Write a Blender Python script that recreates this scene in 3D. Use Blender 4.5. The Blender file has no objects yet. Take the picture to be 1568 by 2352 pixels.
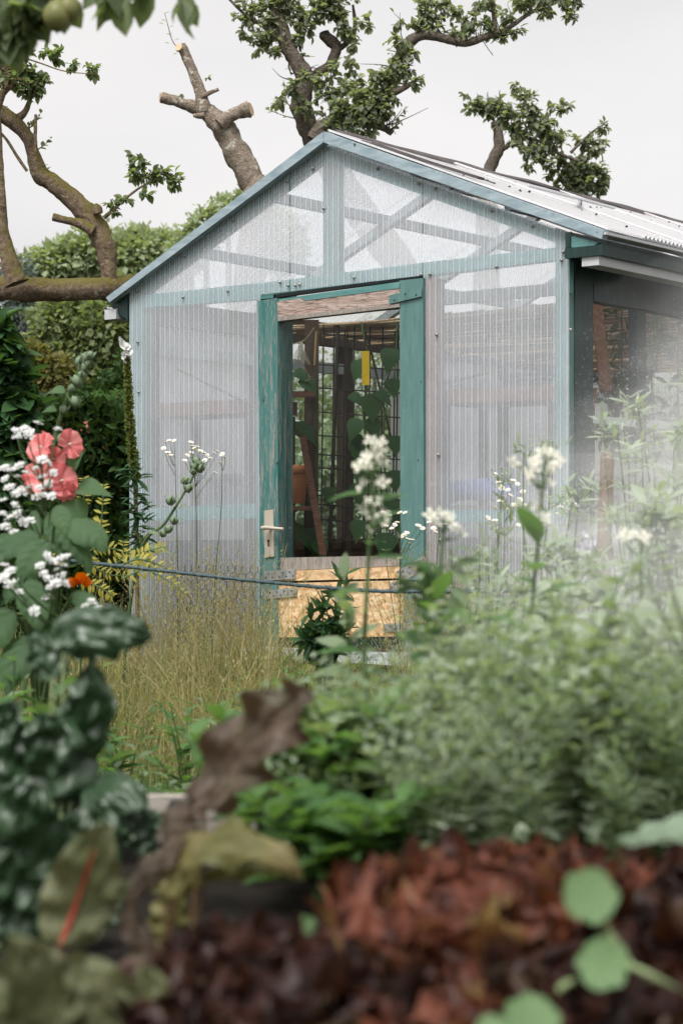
import bpy, math, random
import numpy as np
from mathutils import Vector, noise as mnoise
sc = bpy.context.scene
COL = sc.collection
rng = np.random.default_rng(7)
random.seed(7)
H = 0.85; F = 4348.0; CX = 784.0; CY = 1203.0
R = math.radians

def at(px, py, d):
    return np.array([(px-CX)/F*d, d, H+(CY-py)/F*d])
def gx(px, d, z=0.0):
    return np.array([(px-CX)/F*d, d, z])

# ------------------------------------------------------------------ mesh builder
class MB:
    def __init__(s): s.v=[]; s.f=[]; s.n=0
    def add(s, v, f, mat=0, smooth=True):
        v=np.asarray(v,float).reshape(-1,3)
        if isinstance(f,np.ndarray): f=[f]
        else:
            d={}
            for q in f: d.setdefault(len(q),[]).append(q)
            f=[np.array(x,int) for x in d.values()]
        for q in f: s.f.append((q+s.n,mat,smooth))
        s.v.append(v); s.n+=len(v)
    def box(s, lo, hi, mat=0):
        x0,y0,z0=lo; x1,y1,z1=hi
        s.hexa([(x0,y0,z0),(x1,y0,z0),(x1,y1,z0),(x0,y1,z0),(x0,y0,z1),(x1,y0,z1),(x1,y1,z1),(x0,y1,z1)],mat)
    def hexa(s, p, mat=0):
        s.add(p,[(3,2,1,0),(4,5,6,7),(0,1,5,4),(1,2,6,5),(2,3,7,6),(3,0,4,7)],mat,False)
    def bar(s, a, b, w, h, up=(0,0,1), mat=0):
        a=np.asarray(a,float); b=np.asarray(b,float); d=b-a; d/=np.linalg.norm(d)+1e-9
        up=np.asarray(up,float)
        x=np.cross(d,up)
        if np.linalg.norm(x)<1e-4: x=np.cross(d,(1,0,0))
        x/=np.linalg.norm(x); z=np.cross(x,d)
        o=[]
        for c in (a,b):
            for (i,j) in ((-1,-1),(1,-1),(1,1),(-1,1)): o.append(c+x*i*w/2+z*j*h/2)
        s.add(o,[(0,1,2,3),(7,6,5,4),(0,4,5,1),(1,5,6,2),(2,6,7,3),(3,7,4,0)],mat,False)
    def tube(s, pts, rad, n=8, mat=0, cap=True, rough=0.0, seed=0.0):
        pts=np.asarray(pts,float); m=len(pts)
        rad=np.full(m,rad,float) if np.isscalar(rad) else np.asarray(rad,float)
        t=np.gradient(pts,axis=0); t/=np.linalg.norm(t,axis=1)[:,None]+1e-9
        a=np.cross(t[0],(0.3,0.2,1.0)); 
        if np.linalg.norm(a)<1e-3: a=np.cross(t[0],(1,0,0))
        a/=np.linalg.norm(a)
        V=[]; ang=np.arange(n)*2*math.pi/n
        for i in range(m):
            a=a-t[i]*np.dot(a,t[i]); a/=np.linalg.norm(a)+1e-9
            b=np.cross(t[i],a)
            ring=np.cos(ang)[:,None]*a+np.sin(ang)[:,None]*b
            r=np.full(n,rad[i])
            if rough>0:
                for k in range(n):
                    q=pts[i]+ring[k]*rad[i]
                    r[k]*=1+rough*mnoise.noise(Vector(q*14+seed))+rough*.6*mnoise.noise(Vector(q*40+seed))
            V.append(pts[i]+ring*r[:,None])
        V=np.concatenate(V)
        i=np.arange(m-1)[:,None]*n; k=np.arange(n)[None,:]; k2=(k+1)%n
        f=np.stack([(i+k),(i+k2),(i+n+k2),(i+n+k)],-1).reshape(-1,4)
        s.add(V,f,mat,True)
        if cap:
            s.add(np.vstack([V[:n],V[-n:]]),[tuple(range(n))[::-1],tuple(range(n,2*n))],mat,False)
    def inst(s, T, pos, d, up, scale, wid=None, mat=0):
        tv,tf=T; N=len(pos)
        d=d/(np.linalg.norm(d,axis=1)[:,None]+1e-9)
        x=np.cross(d,up); x/=np.linalg.norm(x,axis=1)[:,None]+1e-9
        z=np.cross(x,d)
        sc_=np.broadcast_to(np.asarray(scale,float),(N,))[:,None,None]
        w=np.ones(N) if wid is None else np.broadcast_to(wid,(N,))
        V=(x[:,None,:]*(tv[None,:,0,None]*w[:,None,None])+d[:,None,:]*tv[None,:,1,None]+z[:,None,:]*tv[None,:,2,None])*sc_+pos[:,None,:]
        k=len(tv); off=(np.arange(N)*k)[:,None,None]
        fs=[(q[None]+off).reshape(-1,q.shape[1]) for q in tf]
        base=s.n
        for q in fs: s.f.append((q+base,mat,True))
        s.v.append(V.reshape(-1,3)); s.n+=N*k
    def mesh(s, name, mats, loc=(0,0,0), rz=0.0):
        me=bpy.data.meshes.new(name)
        V=np.concatenate(s.v)-np.asarray(loc,float)
        if rz: 
            c,q=math.cos(-rz),math.sin(-rz)
            V=np.stack([V[:,0]*c-V[:,1]*q,V[:,0]*q+V[:,1]*c,V[:,2]],1)
        me.vertices.add(len(V)); me.vertices.foreach_set('co',V.astype(np.float32).ravel())
        lv=np.concatenate([f.ravel() for f,_,_ in s.f]); tot=np.concatenate([np.full(len(f),f.shape[1]) for f,_,_ in s.f])
        mi=np.concatenate([np.full(len(f),m) for f,m,_ in s.f]); sm=np.concatenate([np.full(len(f),q) for f,_,q in s.f])
        me.loops.add(len(lv)); me.loops.foreach_set('vertex_index',lv.astype(np.int32))
        me.polygons.add(len(tot)); st=np.concatenate([[0],np.cumsum(tot)[:-1]])
        me.polygons.foreach_set('loop_start',st.astype(np.int32)); me.polygons.foreach_set('loop_total',tot.astype(np.int32))
        me.polygons.foreach_set('material_index',mi.astype(np.int32)); me.polygons.foreach_set('use_smooth',sm.astype(bool))
        for m in (mats if isinstance(mats,(list,tuple)) else [mats]): me.materials.append(m)
        me.update(calc_edges=True); me.validate()
        return me
XF={}
def part(mb, name, mats, parent, label=None, local=False):
    if mb.n==0: return None
    l,r=XF[parent.name]
    o=bpy.data.objects.new(name, mb.mesh(name,mats,(0,0,0) if local else l,0 if local else r)); COL.objects.link(o)
    o.parent=parent; XF[o.name]=(l,r)
    if label: o['label']=label
    return o
def thing(name,label,cat,loc=(0,0,0),rz=0.0,group=None):
    o=bpy.data.objects.new(name,None); COL.objects.link(o); o.empty_display_size=.1
    o.location=tuple(float(x) for x in loc); o.rotation_euler=(0,0,rz); o['label']=label; o['category']=cat
    if group: o['group']=group
    XF[o.name]=(np.asarray(loc,float),rz); return o
def solo(mb,name,mats,label,cat,loc,group=None,kind=None):
    o=bpy.data.objects.new(name, mb.mesh(name,mats,loc)); COL.objects.link(o); o.location=tuple(float(x) for x in loc)
    XF[o.name]=(np.asarray(loc,float),0.0)
    if label: o['label']=label
    if cat: o['category']=cat
    if group: o['group']=group
    if kind: o['kind']=kind
    return o
def place(me,name,parent,pos,d=(0,0,1),s=1.0,spin=None):
    """another object on a shared mesh, its local +Z pointed along d"""
    o=bpy.data.objects.new(name,me); COL.objects.link(o)
    l,r=XF[parent.name]; p=np.asarray(pos,float)-l
    if r:
        c,q=math.cos(-r),math.sin(-r); p=np.array([p[0]*c-p[1]*q,p[0]*q+p[1]*c,p[2]])
    o.parent=parent; o.location=tuple(p)
    q=Vector(d).to_track_quat('Z','Y'); o.rotation_euler=q.to_euler()
    if spin is not None: o.rotation_euler.rotate_axis('Z',spin)
    o.scale=(s,s,s); XF[o.name]=XF[parent.name]; return o
def dup(root,loc,rz,s=1.0,label=None):
    r=root.copy(); COL.objects.link(r); r.location=tuple(float(x) for x in loc); r.rotation_euler=(0,0,rz); r.scale=(s,s,s)
    if label: r['label']=label
    for ch in list(root.children):
        c=ch.copy(); COL.objects.link(c); c.parent=r
        for g in ch.children:
            k=g.copy(); COL.objects.link(k); k.parent=c
    return r
def cr(pts,k=6):
    """Catmull-Rom through rows (any width)"""
    P=np.asarray(pts,float); P=np.vstack([2*P[0]-P[1],P,2*P[-1]-P[-2]]); o=[]
    for i in range(1,len(P)-2):
        for t in np.linspace(0,1,k,endpoint=False):
            a,b,c,d=P[i-1],P[i],P[i+1],P[i+2]
            o.append(.5*((2*b)+(c-a)*t+(2*a-5*b+4*c-d)*t*t+(3*b-a-3*c+d)*t**3))
    o.append(P[-2]); return np.array(o)

# ------------------------------------------------------------------ leaf templates (y = length 1)
def tmpl(ws, bend=.15, fold=.1, L=1.0):
    n=len(ws); V=[];Fq=[];Ft=[]
    for i,w in enumerate(ws):
        t=i/(n-1); zb=-bend*t*t
        V+= [(-w,t*L,zb+fold*w*2),(0,t*L,zb),(w,t*L,zb+fold*w*2)]
    for i in range(n-1):
        a=i*3
        Fq+=[(a,a+1,a+4,a+3),(a+1,a+2,a+5,a+4)]
    return np.array(V,float),[np.array(Fq)]
T_OVAL=tmpl([.02,.24,.30,.22,.01],.18,.18)
T_BROAD=tmpl([.03,.20,.29,.32,.30,.24,.16,.07,.0],.40,.22)
T_LANCE=tmpl([.01,.10,.12,.08,.0],.2,.2)
T_NARROW=tmpl([.01,.05,.055,.0],.15,.1)
T_PETAL=tmpl([.06,.20,.32,.34,.2],-.1,.1)
T_HEART=tmpl([.06,.34,.42,.42,.37,.28,.17,.07,.0],.40,.16)
T_DIAM=(np.array([(0,0,0),(-.3,.5,.06),(.3,.5,.06),(0,1,-.08)],float),[np.array([(0,2,3,1)])])
T_BLADE=(np.array([(-.5,0,0),(.5,0,0),(-.4,.5,-.02),(.4,.5,-.02),(0,1,-.15)],float),[np.array([(0,1,3,2)]),np.array([(2,3,4)])])
def rdir(n): 
    v=rng.normal(size=(n,3)); return v/np.linalg.norm(v,axis=1)[:,None]

# ------------------------------------------------------------------ materials
def newmat(name):
    m=bpy.data.materials.new(name); m.use_nodes=True; nt=m.node_tree; nt.nodes.clear()
    out=nt.nodes.new('ShaderNodeOutputMaterial'); return m,nt,out
def N(nt,t,**k):
    n=nt.nodes.new(t)
    for a,b in k.items():
        if a in n.inputs: n.inputs[a].default_value=b
        else: setattr(n,a,b)
    return n
def c4(c): return (c[0],c[1],c[2],1.0)
def mixc(nt,fac,a,b,mode='MIX'):
    n=nt.nodes.new('ShaderNodeMix'); n.data_type='RGBA'; n.blend_type=mode
    for i,x in ((0,fac),(6,a),(7,b)):
        if hasattr(x,'links') or hasattr(x,'is_linked'): nt.links.new(x,n.inputs[i])
        elif i==0: n.inputs[0].default_value=x
        else: n.inputs[i].default_value=c4(x)
    return n.outputs[2]
def ramp(nt,src,p0,p1,inv=False):
    n=nt.nodes.new('ShaderNodeMapRange'); n.inputs[1].default_value=p0; n.inputs[2].default_value=p1
    n.inputs[3].default_value=1.0 if inv else 0.0; n.inputs[4].default_value=0.0 if inv else 1.0
    nt.links.new(src,n.inputs[0]); return n.outputs[0]
def coords(nt,scale=(1,1,1),kind='Object',rot=(0,0,0)):
    tc=nt.nodes.new('ShaderNodeTexCoord'); mp=nt.nodes.new('ShaderNodeMapping'); mp.inputs['Scale'].default_value=scale; mp.inputs['Rotation'].default_value=rot
    nt.links.new(tc.outputs[kind],mp.inputs[0]); return mp.outputs[0]
def noisef(nt,co,scale,detail=4,rough=.55,dist=0.0):
    n=N(nt,'ShaderNodeTexNoise'); n.inputs['Scale'].default_value=scale; n.inputs['Detail'].default_value=detail; n.inputs['Roughness'].default_value=rough; n.inputs['Distortion'].default_value=dist
    nt.links.new(co,n.inputs['Vector']); return n.outputs['Fac']
def math_(nt,op,a,b=None):
    n=nt.nodes.new('ShaderNodeMath'); n.operation=op
    for i,x in ((0,a),(1,b)):
        if x is None: continue
        if isinstance(x,(int,float)): n.inputs[i].default_value=x
        else: nt.links.new(x,n.inputs[i])
    return n.outputs[0]
def pbsdf(nt,out,col,rough=.6,spec=.4,bump=None,bstr=.3,bdist=.01,metal=0.0):
    p=nt.nodes.new('ShaderNodeBsdfPrincipled')
    if hasattr(col,'is_linked'): nt.links.new(col,p.inputs['Base Color'])
    else: p.inputs['Base Color'].default_value=c4(col)
    if hasattr(rough,'is_linked'): nt.links.new(rough,p.inputs['Roughness'])
    else: p.inputs['Roughness'].default_value=rough
    p.inputs['Specular IOR Level'].default_value=spec; p.inputs['Metallic'].default_value=metal
    if bump is not None:
        b=nt.nodes.new('ShaderNodeBump'); b.inputs['Strength'].default_value=bstr; b.inputs['Distance'].default_value=bdist
        nt.links.new(bump,b.inputs['Height']); nt.links.new(b.outputs[0],p.inputs['Normal'])
    if out is not None: nt.links.new(p.outputs[0],out.inputs[0])
    return p
def leafmat(name,dark,light,trans=.3,rough=.5,spec=.4,tcol=None,third=None,nscale=6.0,bump=0.0,bscale=60.):
    m,nt,out=newmat(name)
    g=nt.nodes.new('ShaderNodeNewGeometry')
    col=mixc(nt,g.outputs['Random Per Island'],dark,light)
    co=coords(nt)
    n1=noisef(nt,co,nscale,3)
    col=mixc(nt,ramp(nt,n1,.35,.7),col,[.55*a+.25*b for a,b in zip(dark,light)])
    if third is not None:
        r2=math_(nt,'FRACT',math_(nt,'MULTIPLY',g.outputs['Random Per Island'],17.3))
        col=mixc(nt,ramp(nt,r2,.84,.87),col,third)
    bmp=noisef(nt,co,bscale,3) if bump else None
    p=pbsdf(nt,None,col,rough,spec,bmp,bump,.004)
    if trans>0:
        t=nt.nodes.new('ShaderNodeBsdfTranslucent')
        tc=tcol or (min(1,light[0]*1.5+.02),min(1,light[1]*1.7+.02),light[2]*.8)
        t.inputs[0].default_value=c4(tc)
        mx=nt.nodes.new('ShaderNodeMixShader'); mx.inputs[0].default_value=trans
        nt.links.new(p.outputs[0],mx.inputs[1]); nt.links.new(t.outputs[0],mx.inputs[2]); nt.links.new(mx.outputs[0],out.inputs[0])
    else: nt.links.new(p.outputs[0],out.inputs[0])
    return m
def plain(name,col,rough=.6,spec=.4,var=.25,scale=8,bump=.2,metal=0.0,stretch=(1,1,1)):
    m,nt,out=newmat(name); co=coords(nt,stretch)
    n=noisef(nt,co,scale,5); c=mixc(nt,ramp(nt,n,.3,.7),[x*(1-var) for x in col],[min(1,x*(1+var)) for x in col])
    pbsdf(nt,out,c,rough,spec,noisef(nt,co,scale*6,4),bump,.004,metal); return m
def woodmat(name,c1,c2,stretch,rough=.75,bump=.5,scale=6,dark=.3):
    m,nt,out=newmat(name); co=coords(nt,stretch)
    n=noisef(nt,co,scale,6,.65,.4); n2=noisef(nt,co,scale*5,4,.6)
    c=mixc(nt,ramp(nt,n,.3,.7),c1,c2); c=mixc(nt,ramp(nt,n2,.5,.72),c,[x*dark for x in c1])
    pbsdf(nt,out,c,rough,.25,n2,bump,.006); return m
def paintmat(name,col,col2,wood,stretch,wear=.62,rough=.45,lift=None):
    """old oil paint: two tints, fading, and flaked patches where grey wood shows"""
    m,nt,out=newmat(name); co=coords(nt,stretch); cf=coords(nt)
    a=noisef(nt,co,3.2,6,.6,.6); c=mixc(nt,ramp(nt,a,.35,.65),col,col2)
    f=noisef(nt,co,9,8,.72,.3); msk=ramp(nt,f,wear,wear+.035)
    g=noisef(nt,cf,70,4,.7); c=mixc(nt,ramp(nt,g,.66,.75),c,[min(1,x*1.5+.05) for x in col2])
    wn=noisef(nt,co,26,4,.6); w=mixc(nt,ramp(nt,wn,.35,.65),[x*.45 for x in wood],wood)
    sp=noisef(nt,cf,24,2,.4); c=mixc(nt,ramp(nt,sp,.73,.76),c,(.03,.035,.035))
    c=mixc(nt,msk,c,w)
    bm=math_(nt,'SUBTRACT',math_(nt,'MULTIPLY',wn,.35),msk)
    pbsdf(nt,out,c,rough,.4,bm,.35,.004); return m
# ------------------------------------------------------------------ greenhouse materials
WOODG=(.30,.27,.25)
M_teal=paintmat('paint_teal',(.060,.138,.131),(.092,.178,.166),WOODG,(14,14,1.6),.655)
M_teal_old=paintmat('paint_teal_old',(.014,.108,.100),(.085,.172,.162),(.30,.28,.255),(13,13,1.0),.535)
M_teal_h=paintmat('paint_teal_rail',(.05,.16,.155),(.10,.22,.21),WOODG,(1.6,14,14),.60)
M_barge=paintmat('paint_barge',(.17,.235,.265),(.30,.365,.395),(.34,.36,.36),(2.0,10,10),.62)
M_dkgreen=paintmat('paint_dark_green',(.008,.032,.028),(.004,.014,.013),(.06,.11,.10),(18,18,1.0),.60)
M_wood_worn=woodmat('wood_worn',(.26,.17,.135),(.44,.37,.33),(.8,7,8),.8,1.0,5,.10)
M_wood_grey=woodmat('wood_grey',(.20,.175,.15),(.33,.30,.27),(16,16,1.2),.8,.6,5)
M_wood_brown=woodmat('wood_brown',(.12,.05,.033),(.20,.095,.06),(1.2,14,14),.75,.4,5)
M_wood_dark=woodmat('wood_dark',(.05,.035,.025),(.10,.07,.05),(12,12,1.2),.8,.4,5)
M_purlin=woodmat('purlin_wood',(.26,.29,.31),(.38,.41,.43),(6,6,6),.8,.2,5)
M_sill=paintmat('paint_sill',(.36,.42,.43),(.45,.50,.50),(.10,.22,.22),(2,8,8),.60)
M_steel=plain('galvanised_steel',(.30,.31,.31),.5,.5,.35,20,.3,.55)
M_plastic=plain('gutter_plastic',(.40,.41,.42),.4,.5,.10,5,.05)
M_black=plain('black_gap_shade_and_parts',(.012,.014,.014),.8,.2)  # black for shade in gaps and holes; also moss, specks, string, post
M_screw=plain('screw_metal',(.22,.21,.19),.45,.5,.3,30,.1,.5)
M_handle=plain('handle_champagne',(.46,.41,.34),.38,.5,.08,10,.05,.35)
M_terra=plain('terracotta',(.58,.22,.10),.75,.3,.15,8,.15)
M_yellow=plain('sticky_yellow',(.85,.56,.02),.5,.4,.1,4,.05)
M_reed=woodmat('reed',(.32,.22,.13),(.55,.42,.28),(6,6,6),.7,.3,3,.35)
M_iron=plain('rebar',(.03,.024,.02),.7,.3)
M_roofcap=plain('bitumen',(.07,.06,.06),.85,.3,.3,8,.5)
M_block=plain('concrete_block',(.20,.20,.19),.9,.2,.3,9,.6)

def osb():
    m,nt,out=newmat('osb_board'); cols=[]
    co=coords(nt,(70,70,34)); n0=N(nt,'ShaderNodeTexNoise'); n0.inputs['Scale'].default_value=1.2
    nt.links.new(co,n0.inputs['Vector'])
    add=nt.nodes.new('ShaderNodeVectorMath'); add.operation='ADD'; nt.links.new(co,add.inputs[0]); nt.links.new(n0.outputs['Color'],add.inputs[1])
    v=N(nt,'ShaderNodeTexVoronoi'); v.inputs['Scale'].default_value=1.0; nt.links.new(add.outputs[0],v.inputs['Vector'])
    co2=coords(nt,(30,70,80),rot=(0,R(35),0)); v2=N(nt,'ShaderNodeTexVoronoi'); v2.inputs['Scale'].default_value=1.0; nt.links.new(co2,v2.inputs['Vector'])
    s1=nt.nodes.new('ShaderNodeSeparateColor'); nt.links.new(v.outputs['Color'],s1.inputs[0])
    s2=nt.nodes.new('ShaderNodeSeparateColor'); nt.links.new(v2.outputs['Color'],s2.inputs[0])
    c=mixc(nt,s1.outputs[0],(.42,.23,.095),(.66,.45,.25)); c2=mixc(nt,s2.outputs[0],(.36,.20,.08),(.72,.55,.35))
    c=mixc(nt,ramp(nt,s2.outputs[1],.45,.55),c,c2)
    g=noisef(nt,coords(nt),60,5,.7); c=mixc(nt,ramp(nt,g,.62,.74),c,(.26,.11,.03))
    g2=noisef(nt,coords(nt),5,3,.5); c=mixc(nt,math_(nt,'MULTIPLY',ramp(nt,g2,.4,.75),.35),c,(.52,.42,.30))
    pbsdf(nt,out,c,.65,.3,s1.outputs[0],.35,.003); return m
M_osb=osb()

def thinfresnel(nt,k0=.02):
    # thin sheet: the same reflectance from either side
    lw=nt.nodes.new('ShaderNodeLayerWeight'); lw.inputs[0].default_value=.5
    return math_(nt,'ADD',math_(nt,'MULTIPLY',math_(nt,'POWER',lw.outputs['Facing'],5.0),.7),k0)
def polymat(name,clear,pitch,axis,tint,white,stain=1.0,body=.5,gloss=.18):
    """twin-wall sheet: clear webs with whiter ribs every `pitch`"""
    m,nt,out=newmat(name)
    tc=nt.nodes.new('ShaderNodeTexCoord'); sp=nt.nodes.new('ShaderNodeSeparateXYZ'); nt.links.new(tc.outputs['Object'],sp.inputs[0])
    x=sp.outputs[axis]
    fr=math_(nt,'FRACT',math_(nt,'DIVIDE',math_(nt,'ADD',x,50.0),pitch))
    rib=math_(nt,'LESS_THAN',fr,.10)
    fr2=math_(nt,'FRACT',math_(nt,'ADD',math_(nt,'DIVIDE',math_(nt,'ADD',x,50.0),pitch),.47)); rib2=math_(nt,'LESS_THAN',fr2,.10)
    st=noisef(nt,coords(nt,(9,9,.8)),2.0,5,.6); ss=noisef(nt,coords(nt),2.2,4,.6)
    t=nt.nodes.new('ShaderNodeBsdfTransparent'); t.inputs[0].default_value=c4(tint)
    d=nt.nodes.new('ShaderNodeBsdfDiffuse'); tl=nt.nodes.new('ShaderNodeBsdfTranslucent')
    dirt=mixc(nt,math_(nt,'MULTIPLY',ramp(nt,ss,.45,.8),.30*stain),white,(.42,.43,.40))
    # algae towards the foot of the sheet, where splash-back keeps it damp
    low=ramp(nt,math_(nt,'ADD',sp.outputs[2],math_(nt,'MULTIPLY',ss,.5)),.55,1.25,True)
    dirt=mixc(nt,math_(nt,'MULTIPLY',low,.55*stain),dirt,(.30,.32,.30))
    nt.links.new(dirt,d.inputs[0]); nt.links.new(dirt,tl.inputs[0])
    mx=nt.nodes.new('ShaderNodeMixShader'); mx.inputs[0].default_value=body; nt.links.new(d.outputs[0],mx.inputs[1]); nt.links.new(tl.outputs[0],mx.inputs[2])
    fac=math_(nt,'ADD',math_(nt,'MULTIPLY',rib,-.36),clear)
    fac=math_(nt,'ADD',fac,math_(nt,'MULTIPLY',rib2,-.10))
    fac=math_(nt,'ADD',fac,math_(nt,'MULTIPLY',math_(nt,'SUBTRACT',st,.5),.12))
    fac=nt_clamp(nt,fac)
    m2=nt.nodes.new('ShaderNodeMixShader'); nt.links.new(fac,m2.inputs[0]); nt.links.new(mx.outputs[0],m2.inputs[1]); nt.links.new(t.outputs[0],m2.inputs[2])
    gl=nt.nodes.new('ShaderNodeBsdfGlossy'); gl.inputs['Roughness'].default_value=gloss
    fn=thinfresnel(nt)
    m3=nt.nodes.new('ShaderNodeMixShader'); nt.links.new(fn,m3.inputs[0]); nt.links.new(m2.outputs[0],m3.inputs[1]); nt.links.new(gl.outputs[0],m3.inputs[2])
    nt.links.new(m3.outputs[0],out.inputs[0]); return m
def nt_clamp(nt,x):
    n=nt.nodes.new('ShaderNodeClamp'); n.inputs[1].default_value=.02; n.inputs[2].default_value=.97; nt.links.new(x,n.inputs[0]); return n.outputs[0]
M_poly=polymat('polycarbonate_wall',.745,.0335,0,(.965,.98,1.0),(.90,.935,.975))
M_roof=polymat('roof_sheet',.78,.05,1,(.985,.985,.985),(.90,.89,.90),.3,.6)
M_roofr=polymat('roof_sheet_white',.24,.05,1,(.985,.985,.985),(.93,.92,.93),.25,.5,.30)
def glassmat(name,clear=.86,dirt=(.5,.52,.5)):
    m,nt,out=newmat(name)
    t=nt.nodes.new('ShaderNodeBsdfTransparent'); t.inputs[0].default_value=(.93,.95,.94,1)
    d=nt.nodes.new('ShaderNodeBsdfDiffuse'); d.inputs[0].default_value=c4(dirt)
    n=noisef(nt,coords(nt),3,5,.6); f=math_(nt,'ADD',math_(nt,'MULTIPLY',n,(1-clear)*1.2),clear-(1-clear)*.6)
    m2=nt.nodes.new('ShaderNodeMixShader'); nt.links.new(f,m2.inputs[0]); nt.links.new(d.outputs[0],m2.inputs[1]); nt.links.new(t.outputs[0],m2.inputs[2])
    gl=nt.nodes.new('ShaderNodeBsdfGlossy'); gl.inputs['Roughness'].default_value=.05
    fn=thinfresnel(nt,.006)
    m3=nt.nodes.new('ShaderNodeMixShader'); nt.links.new(fn,m3.inputs[0]); nt.links.new(m2.outputs[0],m3.inputs[1]); nt.links.new(gl.outputs[0],m3.inputs[2])
    nt.links.new(m3.outputs[0],out.inputs[0]); return m
M_glass=glassmat('old_glass',.995); M_glass_dirty=glassmat('dusty_glass',.93)

# ------------------------------------------------------------------ greenhouse frame of reference
UX,UY=.786,-.618; VX,VY=.618,.786; D0=9.06
RZ=math.atan2(UY,UX)
def loc(px,py,t=0.0):
    """point where the sight line meets the plane t behind the gable front, in greenhouse axes (s, t, z)"""
    k=(px-CX)/F
    s=(k*(D0+VY*t)-VX*t)/(UX-UY*k)
    y=D0+UY*s+VY*t
    return (s,t,H+(CY-py)/F*y)
def W(s,t,z): return np.array([UX*s+VX*t, D0+UY*s+VY*t, z])
def prism(mb,poly,t0,t1,mat=0,pix=True):
    P=[loc(px,py,t0) for px,py in poly] if pix else [(a,t0,b) for a,b in poly]
    n=len(P); V=[(a,t0,z) for a,_,z in P]+[(a,t1,z) for a,_,z in P]
    f=[tuple(range(n)),tuple(range(2*n-1,n-1,-1))]+[(i,i+n,(i+1)%n+n,(i+1)%n) for i in range(n)]
    mb.add(V,[x[::-1] for x in f] if poly_ccw(P) else f,mat,False)
def poly_ccw(P):
    a=sum(P[i][0]*P[(i+1)%len(P)][2]-P[(i+1)%len(P)][0]*P[i][2] for i in range(len(P))); return a<0
GH=thing('greenhouse','old teal-framed greenhouse with a gable of ribbed translucent sheets and an open doorway','greenhouse',W(0,0,0),RZ)
def gp(mb,name,mats,label=None,parent=None): return part(mb,name,mats,parent or GH,label,local=True)
SL=loc(297,1200)[0]; SR=loc(1306,1200)[0]
AP=loc(742,302,-.05); EL=loc(245,684,-.05); ER=loc(1385,530,-.05)
LEN=5.0
# sheets on the gable
def sheet(poly,name='wall_sheet',t=(-.0045,-.0015)):
    m=MB(); prism(m,poly,*t); return gp(m,name,M_poly)
sheet([(297,1512),(297,664),(664,384),(664,668),(598,676),(598,1512)])
sheet([(667,382),(742,324),(969,411),(969,632),(667,668)])
sheet([(972,412),(1306,532),(1306,1480),(976,1480),(976,640),(972,640)])
# studs and rails just behind the sheets
def stick(poly,t0=.002,t1=.055,mat=M_teal,name='stud',label=None):
    m=MB(); prism(m,poly,t0,t1); return gp(m,name,mat,label)
stick([(298,1490),(298,668),(330,645),(330,1490)],t1=.08)
stick([(1275,1478),(1275,522),(1304,533),(1304,1478)],t1=.05)
stick([(742,655),(742,330),(776,342),(776,650)],.058,.11,name='king_post')
stick([(977,1480),(977,640),(1001,638),(1001,1480)],t1=.07,mat=M_wood_brown)
stick([(588,1500),(588,690),(600,690),(600,1500)],t1=.06)
stick([(332,677),(627,646),(627,684),(332,706)],t0=.006,t1=.056,mat=M_teal_h,name='tie_beam')
stick([(627,646),(968,603),(968,634),(627,676)],t0=.006,t1=.056,mat=M_teal_h,name='tie_beam')
stick([(968,603),(1273,568),(1273,597),(968,634)],t0=.006,t1=.056,mat=M_teal_h,name='tie_beam')
stick([(331,1168),(588,1156),(588,1190),(331,1198)],t0=.008,t1=.05,mat=M_teal_h,name='rail')
stick([(1002,1170),(1273,1172),(1273,1200),(1002,1198)],t0=.008,t1=.05,mat=M_teal_h,name='rail')
stick([(300,668),(741,333),(741,368),(330,676)],t0=.003,t1=.053,mat=M_teal_h,name='rafter')
stick([(743,333),(1300,536),(1300,566),(743,366)],t0=.003,t1=.053,mat=M_teal_h,name='rafter')
# barge boards
def barge(poly,sx):
    m=MB(); prism(m,poly,-.055,-.012); return gp(m,'barge_board',M_barge)
barge([(742,301),(742,326),(251,694),(243,683)],-1)
barge([(743,301),(1386,528),(1381,548),(743,326)],1)
# screws on sheets
sm=MB(); a=np.linspace(0,2*math.pi,9)[:-1]
sv=[(0.0085*math.cos(x),.0,.0085*math.sin(x)) for x in a]+[(0.0055*math.cos(x),-.007,.0055*math.sin(x)) for x in a]+[(0,-.008,0)]
sm.add(sv,[(i,(i+1)%8,(i+1)%8+8,i+8) for i in range(8)]+[(i+8,(i+1)%8+8,16) for i in range(8)])
scm=sm.mesh('screw',M_screw)
for px,py in [(742,338),(718,386),(660,415),(535,505),(423,588),(315,668),(866,386),(960,420),(998,432),(1128,482),(1222,518),(1310,535),(420,682),(523,668),
   (643,648),(662,655),(678,655),(688,653),(812,637),(966,630),(1140,612),(987,629),(1289,597),(743,478),(316,785),(318,900),(1002,768),(1310,757),(1006,1045),(1010,1240),(1293,578)]:
    q=loc(px,py,-.010); o=bpy.data.objects.new('screw',scm); COL.objects.link(o); o.parent=GH; o.location=q; XF[o.name]=XF[GH.name]
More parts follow.
